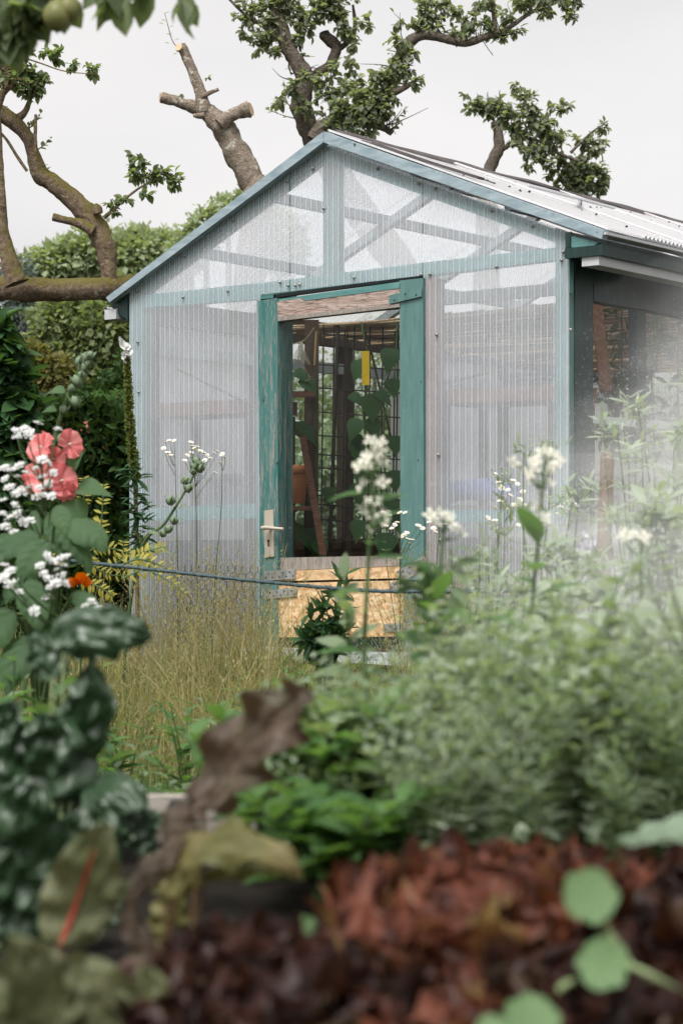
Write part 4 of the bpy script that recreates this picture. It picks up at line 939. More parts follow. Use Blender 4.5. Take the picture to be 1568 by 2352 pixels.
def spray(name,label,cat,base,heads,d,me,s=1.0,group=None,fork=.72,sr=.0022,jit=.05,lmat=None,lsize=.05,lT=None,nleaf=18,facing=(0,-.45,1.0)):
    """stems from the ground that fork below the flower heads; heads are pixel positions"""
    r=thing(name,label,cat,base,0,group); sm=MB(); lm=MB(); base=np.asarray(base,float)
    Hh=[at(px,py,d+rng.normal(0,jit)) for px,py in heads]; c=np.mean(Hh,0)
    groups={}
    for h in Hh: groups.setdefault(int((h[0]-c[0])/.10),[]).append(h)
    for g in groups.values():
        gc=np.mean(g,0); tp=max(g,key=lambda q:q[2]); b=base+np.array([(gc[0]-base[0])*.45+rng.normal(0,.02),rng.normal(0,.02),0])
        C=cr([b,b+(tp-b)*.45+rng.normal(0,.010,3),b+(tp-b)*.8+rng.normal(0,.010,3),tp],6); sm.tube(C,np.linspace(sr*1.25,sr*.45,len(C)),5,cap=False)
        for h in g:
            if h is tp: continue
            zt=h[2]-rng.uniform(.03,.11)-.55*abs(h[0]-tp[0]); k=int(np.argmin(np.abs(C[:,2]-zt))); q=C[k]; sm.tube(cr([q,q+(h-q)*.55+np.array([0,0,-.010])+rng.normal(0,.004,3),h],4),np.linspace(sr*.65,sr*.35,9),4,cap=False)
        n=nleaf; t=rng.uniform(.1,.85,n); p=C[(t*(len(C)-1)).astype(int)]; a2=rng.uniform(0,6.28,n)
        lm.inst(lT or T_LANCE,p,np.stack([np.cos(a2),np.sin(a2),.5+0*a2],1),np.tile([[0,0,1.]],(n,1)),lsize*rng.uniform(.5,1.1,n)*(1.1-.6*t))
    part(sm,'stem',L_stem,r); part(lm,'leaves',lmat or L_weed,r)
    for h in Hh: place(me,'flower',r,h,np.array(facing)+rng.normal(0,.3,3),s*rng.uniform(.8,1.2))
    return r

# fleabane against the sheets and the door
spray('fleabane','white fleabane daisies standing before the left gable sheet','flower',gx(445,8.9),[(380,1016),(388,1012),(376,1030),(385,1040),(392,1046),(400,1012),(438,1016),(446,1030),(452,1026),(460,1036),(440,1040),(430,1046),(468,1040),(476,1046),(500,1036),(510,1044),(492,1040),(516,1050),(424,1058),(448,1060),(470,1058),(482,1052),(505,1062),(440,1024),(494,1085)],8.3,DAISY,1.25)
spray('fleabane','white fleabane daisies crossing the lower right door stile','flower',gx(960,8.4),[(880,1178),(888,1196),(893,1184),(886,1208),(912,1200),(918,1178),(906,1206),(930,1178),(928,1230),(936,1238),(940,1248),(922,1234),(934,1224),(946,1240),(918,1282),(1006,1192),(1010,1180),(985,1200),(1020,1204),(960,1208),(970,1214),(1000,1222),(900,1214),(996,1214)],8.0,DAISY,1.3)
spray('fleabane','white fleabane daisies in front of the lower right gable sheet','flower',gx(1165,8.0),[(1128,1078),(1152,1074),(1136,1090),(1158,1088),(1145,1108),(1150,1120),(1178,1104),(1188,1112),(1166,1126),(1172,1138),(1200,1130),(1194,1148),(1156,1140),(1148,1152),(1180,1160),(1206,1160),(1138,1166),(1165,1170),(1120,1190),(1136,1196),(1178,1190),(1214,1180),(1140,1214),(1190,1206)],7.6,DAISY,1.3)
spray('fleabane','white fleabane daisies beside the right front corner post','flower',gx(1300,7.9),[(1290,1140),(1300,1154),(1312,1150),(1322,1160),(1286,1165),(1304,1170),(1280,1180),(1255,1200),(1235,1196)],7.6,DAISY,1.3)
spray('fleabane','tiny white fleabane daisies behind the yellowing fern-like leaves','flower',gx(140,8.5),[(140,1200),(150,1204),(146,1214),(112,1226),(120,1230),(130,1222),(70,1170),(84,1192),(160,1270),(150,1264)],8.3,DAISY,1.1)
spray('bellflower','pale lilac bellflowers beside the brown stake','flower',gx(1345,6.4),[(1338,1238),(1350,1246),(1344,1260),(1358,1262),(1334,1274),(1352,1278),(1366,1256),(1340,1290),(1362,1284)],6.0,BELL,1.0,fork=.85)
spray('bellflower','pale lilac bellflowers low before the right gable sheet','flower',gx(1150,7.0),[(1148,1400),(1154,1412),(1142,1422),(1150,1436),(1158,1424),(1144,1440)],6.6,BELL,.9,fork=.85)
# phlox-like white clusters at the left edge
phx=[(35,990),(55,985),(40,1005),(85,972),(66,996),(132,986),(10,1075),(28,1080),(45,1070),(12,1100),(40,1095),(60,1086),(22,1120),(35,1135),(50,1128),(8,1150),(34,1160),(70,1118),(90,1120),(100,1138),(84,1142),(110,1112),(118,1140),(96,1056),(84,1075),(110,1062),(122,1086),(98,1096),(5,1180),(22,1190),(40,1180),(12,1210),(32,1225),(6,1245),(68,1196),(52,1200)]
spray('white_phlox','loose white blossom heads crowding in front of the pink hollyhock','flower',gx(50,5.0),phx,4.4,PHLOX,.82,lmat=L_weed,lsize=.09,fork=.75,sr=.003,nleaf=14)
phx=[(108,1278),(120,1290),(92,1300),(100,1318),(112,1330),(130,1310),(140,1322),(128,1340),(118,1348),(146,1300),(140,1284),(10,1300),(24,1312),(8,1328),(30,1340),(20,1352),(44,1360),(150,1340),(152,1280),(104,1372),(196,1392),(210,1382),(226,1396),(78,1404)]
spray('white_phlox','loose white blossom heads under the broad leaves, level with the orange bloom','flower',gx(90,4.6),phx,4.0,PHLOX,.78,lmat=L_weed,lsize=.09,fork=.75,sr=.003,nleaf=14)

# ------------------------------------------------------------------ hollyhock
hk=thing('hollyhock','pink hollyhock with open salmon flowers and round buds on a leaning stalk','flower',gx(40,5.6)); dh=5.3
m=MB(); C=cr([gx(30,5.5),at(70,1420,5.4),at(100,1160,dh),at(118,1060,dh),at(132,980,dh),at(160,900,dh),at(188,832,dh)],6); m.tube(C,np.linspace(.011,.004,len(C)),8); part(m,'stem',L_stem,hk)
def holly(R_):
    mb=MB(); n=5
    for j in range(n):
        a0=j*2*math.pi/n; g=[]
        for i in range(6):
            for k in range(7):
                t=i/5; u=(k/6-.5)*1.7; r=R_*(.08+.92*t); an=a0+u*.80
                z=R_*(.55*t-.25*t*t+.10*math.sin(k*2.3+j)*t*t+.03*j)+.17*R_*math.sin(9*an+j)*t*t+.08*R_*math.sin(23*an)*t**3
                g.append((r*math.cos(an)*(1-.06*abs(u)**3),r*math.sin(an)*(1-.06*abs(u)**3),z))
        mb.add(g,[(i*7+k,i*7+k+1,(i+1)*7+k+1,(i+1)*7+k) for i in range(5) for k in range(6)])
    lathe(mb,(0,0,0),[(0,0),(R_*.08,.05*R_),(R_*.07,R_*.35),(0,R_*.42)],8,1); lathe(mb,(0,0,0),[(0,-R_*.16),(R_*.25,-R_*.1),(R_*.34,R_*.08)],8,2); return mb.mesh('flower',[P_pink,P_cream,L_stem])
HOL=holly(.045)
for (px,py,dx,dz,s) in ((100,1030,-.5,.35,1.0),(155,1022,.85,.25,.95),(92,1098,-.4,.15,1.1),(138,1106,.5,.2,1.05),(122,1052,.1,-.2,.8),(150,1125,.5,-.6,.7)):
    place(HOL,'flower',hk,at(px,py,dh-.04),(dx,-.8,dz),s,rng.uniform(0,6))
bm=MB(); lathe(bm,(0,0,0),[(0,-.014),(.009,-.011),(.0135,0),(.010,.010),(.003,.017),(0,.019)],10); bm.inst(T_LANCE,np.array([[.008,0,-.012],[-.008,0,-.012],[0,-.008,-.012]]),np.array([[.5,0,1],[-.5,0,1.],[0,-.5,1]]),np.array([[1,0,0],[-1,0,0],[0,-1,0.]]),.034,1.2); BUD=bm.mesh('bud',[leafmat('bud_green',(.13,.19,.11),(.20,.26,.16),0,.6,.2)])
for (px,py) in ((182,832),(196,822),(200,836),(203,818),(190,846),(188,862),(178,876),(164,892),(174,924),(146,942),(152,1000),(140,1010)):
    place(BUD,'bud',hk,at(px,py,dh-.01),(rng.normal(.2,.4),-.4,.8),rng.uniform(.85,1.15))
lm=MB(); 
for (px,py,dx,dz,s) in ((130,942,-.8,.1,.04),(150,900,-1,.2,.05),(175,1125,.9,.1,.10),(150,1150,.5,-.6,.11),(120,1180,-.4,-.5,.12),(90,1200,.2,-.6,.12),(165,1080,.3,.8,.06)):
    lm.inst(T_HEART,at(px,py,dh-.03)[None],np.array([[dx,-.3,dz]]),np.array([[0,-.6,.8]]),s)
part(lm,'leaves',L_hydra,hk)
# budded hollyhock stalk in front of the left sheet
h2=thing('hollyhock','green hollyhock stalk with round unopened buds leaning across the left gable sheet','flower',gx(300,7.9)); m=MB()
C=cr([gx(270,8.0),at(315,1290,7.8),at(380,1200,7.7),at(430,1120,7.7),at(452,1075,7.7)],6); m.tube(C,np.linspace(.008,.004,len(C)),7); part(m,'stem',L_stem,h2)
for (px,py) in ((446,1072),(456,1066),(460,1076),(444,1082),(452,1060),(424,1104),(392,1150),(386,1216),(432,1122),(400,1196),(374,1226)): place(BUD,'bud',h2,at(px,py,7.66),(rng.normal(.2,.4),-.4,.8),rng.uniform(1.0,1.5))
lm=MB()
for (px,py,dx,dz,s) in ((340,1255,.9,-.1,.10),(330,1262,.6,.1,.09),(372,1230,-.7,.3,.06),(410,1170,.6,.5,.05)): lm.inst(T_LANCE,at(px,py,7.7)[None],np.array([[dx,-.3,dz]]),np.array([[0,-.5,.9]]),s,2)
part(lm,'leaves',L_weed,h2)
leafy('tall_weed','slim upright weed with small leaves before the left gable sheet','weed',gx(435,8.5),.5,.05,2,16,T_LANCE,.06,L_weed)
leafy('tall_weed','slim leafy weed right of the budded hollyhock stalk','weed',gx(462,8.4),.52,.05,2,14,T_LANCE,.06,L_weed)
# mullein-like spire at the house corner
mu=thing('flower_spire','tall brown-green seed spire with a white bloom on top climbing the left corner','flower',gx(300,9.6)); dm=9.3
m=MB(); C=cr([gx(318,9.4),at(312,1150,dm),at(300,1000,dm),at(294,880,dm),at(290,800,dm)],8); m.tube(C,np.linspace(.012,.006,len(C)),7); part(m,'stem',L_stemb,mu)
lm=MB(); k=1900; t=rng.uniform(.30,1,k); idx=t*(len(C)-1); i0=np.minimum(idx.astype(int),len(C)-2); p=C[i0]*(1-(idx-i0)[:,None])+C[i0+1]*(idx-i0)[:,None]
lm.inst(T_OVAL,p,rdir(k)*np.array([1,1,.5])+np.array([0,0,.25]),rdir(k),.026*(1.6-.9*t)*rng.uniform(.6,1.2,k),.8); part(lm,'seed_spike',leafmat('spike_green',(.07,.095,.025),(.20,.23,.075),.2,.7,.2),mu)
m=MB()
for i in range(9):
    a_=np.arange(5)*1.2566; v=rdir(1)[0]; v[1]=-abs(v[1]); q=np.array(Vector(v).to_track_quat('Z','Y').to_matrix()); dv=np.stack([np.cos(a_),np.sin(a_),np.full(5,.3)],1)@q.T
    c=at(288+rng.normal(0,4),792+i*5.2-10,dm-.01); m.inst(T_PETAL,np.tile(c,(5,1)),dv,np.tile(v,(5,1)),.026,1.3)
part(m,'bloom',P_white,mu)
lm=MB(); k=130
for i in range(k):
    py=rng.uniform(1060,1300); px=np.interp(py,[1060,1150,1300],[305,314,330])+rng.normal(0,6); sd_=rng.choice([-1,1])
    lm.inst(T_LANCE,at(px,py,dm-.05)[None],np.array([[sd_*rng.uniform(.3,1),-rng.uniform(.1,.7),rng.uniform(-.8,.8)]]),np.array([[0,-.4,.9]]),rng.uniform(.04,.10),1.2)
part(lm,'leaves',L_dkweed,mu)

# yellowing fern-like vetch
T_VETCH=tmpl([.01,.13,.17,.13,.02],.25,.25)
def pinnate(lm,sm,pts,d,n,size,T=T_OVAL):
    P=np.array([at(x,y,d) for x,y in pts]); C=cr(P,6); sm.tube(C,np.linspace(.0035,.0015,len(C)),5,cap=False)
    t=np.linspace(.15,1,n); idx=t*(len(C)-1); i0=np.minimum(idx.astype(int),len(C)-2); p=C[i0]; tg=C[np.minimum(i0+1,len(C)-1)]-C[i0]; tg/=np.linalg.norm(tg,axis=1)[:,None]+1e-9
    for s_ in (-1,1):
        sdv=np.cross(tg,[0,-1,.2])*s_+tg*.5+rng.normal(0,.12,(n,3)); lm.inst(T,p,sdv,np.tile([[0,-.8,.6]],(n,1))+rdir(n)*.25,size*(1.1-.5*t)*rng.uniform(.8,1.2,n))
vt=thing('yellowing_fern','yellowing fern-like plant with paired oval leaflets below the corner spire','plant',gx(220,6.9)); lm=MB(); sm=MB()
for pts,n in (([(185,1275),(230,1258),(290,1268),(330,1290)],10),([(225,1262),(232,1210),(236,1150),(238,1110)],9),([(160,1250),(175,1190),(195,1130),(190,1095)],16),([(175,1260),(215,1215),(230,1190)],9),([(250,1310),(280,1280),(284,1240)],6),([(190,1270),(215,1300),(250,1320),(300,1322)],9),([(270,1300),(320,1285),(370,1300),(410,1330)],9),([(280,1330),(330,1310),(380,1330),(430,1370)],8),([(180,1330),(230,1350),(262,1372)],7),([(300,1290),(340,1265),(385,1255)],8),([(150,1300),(120,1260),(90,1240)],7)):
    lm=MB(); sm=MB(); pinnate(lm,sm,pts,6.7+rng.normal(0,.15),int(n*1.2),.034,T_VETCH); sm.f=[(f_,1,q_) for f_,_,q_ in sm.f]
    fo=lm.n; lm.v+=sm.v; lm.f+=[(f_+fo,k_,q_) for f_,k_,q_ in sm.f]; lm.n+=sm.n; part(lm,'frond',[L_yellow,L_stem],vt)
# broad-leaved foreground left plant
def broad(mb,spine,width,hint,seed=0,nu=11,nv=22):
    C=cr(spine,8); t=np.linspace(0,len(C)-1,nv+1); i0=np.minimum(t.astype(int),len(C)-2); C=C[i0]*(1-(t-i0)[:,None])+C[i0+1]*(t-i0)[:,None]
    T=np.gradient(C,axis=0); T/=np.linalg.norm(T,axis=1)[:,None]; V=[]; hint=np.asarray(hint,float)
    for j in range(nv+1):
        v=j/nv; n=hint-T[j]*np.dot(hint,T[j]); n/=np.linalg.norm(n); s=np.cross(T[j],n); w=width*.5*max(.015,(math.sin(math.pi*min(1,v**.72)))**.85)*(1+.05*math.sin(v*60))
        for i in range(nu+1):
            u=2*i/nu-1; a=abs(u); z=.22*w*a-.30*w*a*a+.035*width*math.sin(6.283*(5.5*v-1.3*a))*min(1,a*3)+.03*width*mnoise.noise(Vector((v*3,u*2,seed)))
            V.append(C[j]+s*u*w+n*z)
    k=nu+1; mb.add(V,np.array([(j*k+i,j*k+i+1,(j+1)*k+i+1,(j+1)*k+i) for j in range(nv) for i in range(nu)]))
hy=thing('broad_leaf_plant','mid green plant with broad veined leaves under the hollyhock blooms','plant',gx(90,4.4)); lm=MB(); sm=MB()
for (px,py,dx,dz,s,dd) in ((140,1215,.75,-.85,.13,4.2),(150,1200,.9,-.45,.13,4.2),(110,1240,-.5,-.7,.12,4.15),(90,1225,-.9,-.5,.13,4.2),(120,1200,.4,-.8,.11,4.2),(60,1240,-.9,-.2,.14,4.3),(130,1160,.3,-.7,.08,4.1),(95,1290,-.6,-.6,.13,4.2),(40,1290,-.8,-.4,.14,4.2),(60,1330,.3,-.8,.13,4.1),(20,1240,-.6,-.6,.13,4.2),(100,1400,.5,-.7,.12,4.1),(30,1400,-.5,-.7,.14,4.0),(150,1420,.7,-.5,.11,4.0),(70,1460,-.3,-.7,.14,4.0),(170,1360,.7,-.6,.09,4.1)):
    p=at(px,py,dd); dv=np.array([dx,-.35,dz]); dv/=np.linalg.norm(dv); L_=s*.9; broad(lm,[p,p+dv*L_*.4+np.array([0,0,.03*L_]),p+dv*L_*.75,p+dv*L_*.95+np.array([0,0,-.18*L_])],L_*.62,(dx*.2+rng.normal(0,.25),-.75,.75),px*.1); sm.tube(cr([gx(90,4.4)+np.array([0,0,.3]),(p+gx(90,4.4)+np.array([0,0,.5]))/2,p],5),.0035,5,cap=False)
sm.tube([gx(90,4.4),gx(90,4.4)+np.array([0,0,.55])],.008,6); part(sm,'stem',L_stem,hy); part(lm,'leaves',L_hydra,hy)
# laurel-like shrub at the left edge
lr=thing('laurel_shrub','glossy dark laurel shrub cut off by the left edge of the view','shrub',gx(-60,8.2)); lm=MB(); sm=MB()
cloud(lm,sm,[(-10,760,34,30),(20,800,40,46),(-30,850,80,150),(30,870,44,60),(10,930,56,90),(50,980,44,60),(0,1020,60,90),(60,930,30,30),(-60,960,90,200),(20,1090,60,90),(70,1050,40,40),(-60,1120,100,180),(30,1180,70,90),(-10,1250,80,100)],8.2,.105,T_OVAL,.7,.5,.1,tw=.006)
sm.tube(cr([gx(-60,8.2),at(-50,1200,8.2),at(-20,950,8.2),at(5,780,8.2)],6),np.linspace(.03,.008,19),7); part(sm,'trunk',B_far,lr); part(lm,'crown',L_laurel,lr)
# orange bloom
ob=thing('marigold','single orange bloom low in the dry grass','flower',gx(182,5.6)); m=MB(); m.tube(cr([gx(182,5.6),at(186,1420,5.5),at(184,1345,5.4)],5),.003,5); part(m,'stem',L_stem,ob)
m=MB(); k=22; u=rdir(k); u[:,2]=np.abs(u[:,2])*.5; u[:,0]*=1.3; m.inst(T_PETAL,at(183,1341,5.4)+u*.005,u,rdir(k)+np.array([0,-1,.3]),.030*rng.uniform(.7,1.1,k),1.5); part(m,'bloom',P_orange,ob)

# ------------------------------------------------------------------ wire, stake
m=MB(); C=cr([at(60,1268,6.6),at(150,1286,6.4),at(330,1306,6.25),at(590,1335,6.1),at(830,1356,5.9),at(1010,1359,5.8),at(1185,1358,5.7),at(1400,1372,5.6),at(1568,1388,5.5),at(1760,1405,5.4)],8)
m.tube(C,.0060,8); a0=C[10]
tw=MB(); L=np.linspace(0,1,400); idx=L*(len(C)-1); i0=np.minimum(idx.astype(int),len(C)-2); p=C[i0]+(C[i0+1]-C[i0])*(idx-i0)[:,None]; ph=L*330
m.tube(p+np.stack([0*ph,np.cos(ph),np.sin(ph)],1)*.0052,.0030,5,cap=False)
solo(m,'garden_cable',plain('cable_green',(.035,.06,.065),.5,.4,.2,30,.1),'dark green twisted cable sagging across the view below the door handle','cable',C[0])
sk=MB(); C=cr([gx(1384,5.5),at(1386,1330,5.5),at(1391,1180,5.5),at(1394,1036,5.5)],7); sk.tube(C,np.linspace(.024,.020,len(C)),9,rough=.12,seed=3.); solo(sk,'garden_stake',woodmat('stake_wood',(.16,.10,.065),(.27,.18,.13),(14,14,1.5),.8,.5),'rough brown wooden stake standing in the mist','stake',gx(1384,5.5))
# chicken wire along the foot of the left sheet
m=MB(); cell=.028; s0=loc(392,1300,-.05)[0]; s1=loc(592,1300,-.05)[0]; 
def wp(s,z): return W(s,-.05-.03*(1-z/.6)+.012*mnoise.noise(Vector((s*5,z*5,2))),z)
z=.22; row=0
while z<.62:
    s=s0+(row%2)*cell*.866
    while s<s1:
        A=wp(s,z); B=wp(s+cell*.866,z+cell*.5); C_=wp(s+cell*1.732,z); D_=wp(s+cell*.866,z+cell*1.5)
        m.tube([A,B,C_],.0016,4,cap=False); m.tube([B,D_],.0020,4,cap=False); s+=cell*1.732
    z+=cell*1.5; row+=1
solo(m,'chicken_wire',M_iron,'rusty hexagonal chicken wire leaning at the foot of the left gable sheet','wire netting',W(s0,-.06,.2))
m=MB()
for i in range(26):
    s=rng.uniform(s0-.1,s1-.06); t=-.16+rng.uniform(-.03,.02); z=rng.uniform(.0,.16); r=rng.uniform(.05,.09)
# cucumbers on the trellis
cu=thing('cucumber_plant','dark cucumber vine with drooping broad leaves on the doorway trellis','plant',gx(850,10.2)); lm=MB(); sm=MB()
sm.tube(cr([at(870,1275,10.1),at(862,1120,10.1),at(835,960,10.05),at(846,850,10.0),at(830,740,10.0)],7),.006,6,cap=False); part(sm,'stem',L_stem,cu); sm=MB(); sm.tube(cr([at(900,1275,10.2),at(880,1000,10.1),at(905,860,10.1),at(912,740,10.1)],7),.005,6,cap=False)
for (px,py,dx,dz,s,dd) in ((835,830,-.5,-.7,.12,9.85),(822,826,.7,-.5,.10,9.9),(848,905,.2,-1,.15,9.8),(800,908,.9,-.4,.10,9.82),(860,902,.9,-.4,.11,9.82),(830,965,-.7,-.8,.13,9.8),(842,962,.6,-.8,.13,9.82),(822,1010,-.2,-.9,.11,9.85),(808,1000,.6,-.7,.10,9.85),(895,870,.2,-.6,.11,9.9),(880,880,.9,-.2,.08,9.9),(905,800,-.3,-.7,.14,9.9),(905,1000,.1,-.8,.11,9.85),(838,1070,-.3,-.8,.12,9.9),(815,1110,.3,-.9,.12,9.9),(900,1080,.2,-.8,.12,9.9),(885,1145,.6,-.5,.12,9.9),(830,1195,-.3,-.8,.12,9.9),(895,1225,-.3,-.7,.15,9.9),(910,1180,.2,-.8,.11,9.9),(690,870,.7,-.5,.13,9.95),(672,855,.9,-.3,.11,9.95),(690,985,.8,-.5,.12,9.95),(676,970,.6,-.8,.12,9.95),(745,1120,.5,-.8,.10,9.95),(700,1215,.5,-.8,.16,9.95),(680,1200,-.2,-.8,.14,9.95),(725,1240,.5,-.8,.12,9.95)):
    lm.inst(T_HEART,at(px,py,dd)[None],np.array([[dx,-.35,dz]]),np.array([[dx*.3,-.7,.7]]),s)
part(sm,'stem',L_stem,cu); part(lm,'leaves',L_cuke,cu)
# tomatoes behind the side opening
for (px,d,lb,tp) in ((1432,9.5,'lanky tomato plant just inside the first side opening',(1428,640)),(1400,9.9,'bushy tomato plant low inside the first side opening',(1400,850)),(1500,9.2,'tomato plant behind the second side pane',(1505,700)),(1560,9.4,'tomato plant at the right edge behind the misty pane',(1560,680)),(1640,10.2,'tomato plant deep inside behind the misty pane',(1640,700))):
    r=thing('tomato_plant',lb,'plant',gx(px,d,.15)); sm=MB(); lm=MB(); C=cr([gx(px,d,.15),at(px+6,1100,d),at(px-4,900,d),at(*tp,d)],6); sm.tube(C,np.linspace(.008,.003,len(C)),6,cap=False)
    for t in np.linspace(.15,1,20):
        b=C[int(t*(len(C)-1))]; v=rdir(1)[0]; v[2]=abs(v[2])*.3; e=b+v*rng.uniform(.12,.26)+np.array([0,0,-.06]); K=cr([b,(b+e)/2+np.array([0,0,.04]),e],4); sm.tube(K,.002,4,cap=False)
        n=9; p=K[np.linspace(1,len(K)-1,n).astype(int)]+rng.normal(0,.02,(n,3)); lm.inst(T_LANCE,p,rdir(n)+v-np.array([0,0,.5]),rdir(n)+np.array([0,0,1]),rng.uniform(.05,.085,n),1.8)
    part(sm,'stem',L_stem,r); part(lm,'leaves',L_tom,r)
for (a_,b_,lb) in (((1362,640),(1392,900),'reddish board leaning inside the first side opening'),):
    m=MB(); m.bar(at(*a_,9.3),at(*b_,8.95),.055,.03,(0,1,0)); solo(m,'leaning_board',woodmat('red_board',(.15,.07,.04),(.25,.14,.085),(8,8,1.5)),lb,'board',at(*b_,8.95))
for i,(a_,b_,d) in enumerate((((1520,690),(1545,790),9.4),((1555,700),(1572,800),9.5),((1420,700),(1440,770),9.9))):
    m=MB(); m.tube([at(*b_,d),at(*a_,d)],.006,6); solo(m,'garden_cane',plain('cane_pale%d'%i,(.5,.36,.2),.7),['tan cane slanting behind the second side pane','tan cane at the far right behind the misty pane','tan cane crossing the first side opening'][i],'cane',at(*b_,d))
# ------------------------------------------------------------------ raised bed in the foreground
ZB=.47; YB=2.66
rb=thing('raised_bed','raised vegetable bed with a weathered plank rim and dark soil','raised bed',(0,1.7,0))
def planks(lo,hi):
    m=MB(); m.box(lo,hi); return part(m,'plank',M_plank,rb)
planks((-1.6,YB-.03,.245),(1.7,YB,ZB)); planks((-1.6,YB-.03,.0),(1.7,YB,.241))
planks((-1.6,.70,.245),(1.7,.73,ZB)); planks((-1.63,.70,.0),(-1.603,YB,ZB)); planks((1.703,.70,.0),(1.73,YB,ZB))
m=MB(); c=at(410,1842,YB-.05); m.box((c[0]-.012,YB-.10,ZB-.12),(c[0]+.016,YB-.0305,ZB-.004)); part(m,'post',M_black,rb)
m=MB(); nx,ny=90,60; V=[]
for j in range(ny+1):
    for i in range(nx+1):
        x=-1.598+3.296*i/nx; y=.732+(YB-.765)*j/ny; V.append((x,y,.425+.022*mnoise.noise(Vector((x*9,y*9,0)))+.012*mnoise.noise(Vector((x*27,y*27,4)))))
m.add(V,[(j*(nx+1)+i,j*(nx+1)+i+1,(j+1)*(nx+1)+i+1,(j+1)*(nx+1)+i) for j in range(ny) for i in range(nx)]); part(m,'soil',M_soil,rb)

def blade(mb,spine,width,hint,prof='chard',crk=.12,ruf=.12,curl=0.0,seed=0.0,nu=25,nv=44,lat=7,mat=0):
    C=cr(spine,10); t=np.linspace(0,len(C)-1,nv+1); i0=np.minimum(t.astype(int),len(C)-2); C=C[i0]*(1-(t-i0)[:,None])+C[i0+1]*(t-i0)[:,None]
    T=np.gradient(C,axis=0); T/=np.linalg.norm(T,axis=1)[:,None]; V=[]
    hint=np.asarray(hint,float)
    for j in range(nv+1):
        v=j/nv; n=hint-T[j]*np.dot(hint,T[j]); n/=np.linalg.norm(n)+1e-9; s=np.cross(T[j],n)
        if prof=='chard': w=width*.5*max(.02,math.sin(math.pi*min(1,.04+v*.96)**.75))**.62
        elif prof=='tri': w=width*.5*max(.02,(1-v)**.8*min(1,v*6+.15))
        else: w=width*.5*max(.02,math.sin(math.pi*(.03+.95*v)))**.5
        for i in range(nu+1):
            u=2*i/nu-1; a=abs(u)
            e=1+.10*mnoise.noise(Vector((v*7+seed,u*1.5,seed)))*a
            z=curl*w*a*a
            q=abs(math.sin(math.pi*(lat*.62*v-1.3*a+.5*mnoise.noise(Vector((v*3,u*2,seed+9))))))**.7
            z+=crk*width*(q-.6)*min(1,a*3.2)*(.65+.7*mnoise.noise(Vector((v*5,u*3,seed))))
            z+=crk*width*.9*mnoise.noise(Vector((v*7+seed,u*2.6,seed*2)))+crk*width*.25*mnoise.noise(Vector((v*19+seed,u*8,seed*2)))
            z+=ruf*width*a**2.5*(math.sin(v*lat*4.1+seed+(2 if u>0 else 0))+.6*mnoise.noise(Vector((v*16,u*2,seed+3))))
            z-=.05*width*math.exp(-(u/.09)**2)
            V.append(C[j]+s*u*w*e+n*z)
    k=nu+1
    mb.add(V,np.array([(j*k+i,j*k+i+1,(j+1)*k+i+1,(j+1)*k+i) for j in range(nv) for i in range(nu)]),mat)
    return C
def pix(pts,d): return [at(p[0],p[1],d+(p[2] if len(p)>2 else 0)) for p in pts]
M_midrib=plain('midrib_red',(.34,.045,.03),.45,.3,.2,10,.1)
def chard(name,label,d,base,leaves,stalkmat,group=None):
    r=thing(name,label,'vegetable',base,0,group)
    for k,L in enumerate(leaves):
        pts,wpx,hint,mt,crk,ruf,curl,rib=L
        S=pix(pts,d); m=MB(); w=wpx/F*d
        C=blade(m,S,w*(1.14 if mt is K_green else 1.0),hint,'chard',crk*.74,ruf*1.15,curl,k*3.7+d,lat=5)
        lf=part(m,'leaf',mt,r)
        m=MB(); p1=np.asarray(S[0]); p0=np.asarray(base,float)*.45+p1*.55; p0[2]=.43
        m.tube(cr([p0,p0*.35+p1*.65+np.array([0,0,-.02]),p1],5),np.linspace(.0030,.0022,11),7); part(m,'stalk',stalkmat,r)
        if rib:
            m=MB(); h=np.asarray(hint,float); h/=np.linalg.norm(h); m.tube(C[:int(len(C)*.8)]+h*w*.01,np.linspace(.0026,.0008,int(len(C)*.8)),6); part(m,'midrib',M_midrib,r)
    return r
fr=(0,-1,.25)
d1=2.35
chard('chard','dark green crinkled chard with one leaf nodding sideways over the dry grass','', 0,[],None) if False else None
chard('chard_plant','dark green crinkled chard with one leaf nodding sideways over the dry grass',2.35,(at(130,1900,2.35)[0],2.35,.43),[
 ([(146,1500),(170,1462),(225,1446,-.02),(290,1448,-.03),(348,1462,-.03)],118,(0,-1,.35),K_green,.21,.12,-.45,False),
 ([(165,1775),(185,1690),(212,1610,-.02),(205,1520,-.03)],120,(.35,-1,.3),K_green,.17,.12,-.4,False),
 ([(60,1910),(95,1830),(112,1730,-.02),(95,1640,-.03)],190,(-.15,-1,.4),K_green,.21,.12,-.45,False),
 ([(0,1860),(-10,1780),(0,1690),(30,1610)],150,(.2,-1,.3),K_green,.16,.12,-.4,False),
 ([(150,1880),(200,1810),(270,1810,-.05),(340,1870,-.08)],120,(0,-.7,.8),K_green,.15,.12,-.4,False),
 ([(120,1560),(110,1520),(90,1480),(60,1470)],80,(0,-1,.5),K_green,.15,.12,-.4,False),
 ],K_stalkg)
chard('chard_plant','dark green crinkled chard filling the left edge below its nodding neighbour',2.1,(at(20,2150,2.1)[0],2.1,.43),[
 ([(60,2080),(60,2000),(50,1900,-.03),(70,1800,-.04)],210,(.1,-1,.35),K_green,.14,.10,-.45,False),
 ([(-40,2060),(-60,1960),(-40,1860),(-20,1790)],190,(.3,-1,.3),K_green,.15,.12,-.4,False),
 ([(130,2080),(180,2010),(220,1920),(215,1840)],140,(.2,-1,.3),K_green,.15,.1,-.4,False),
 ],K_stalkg)
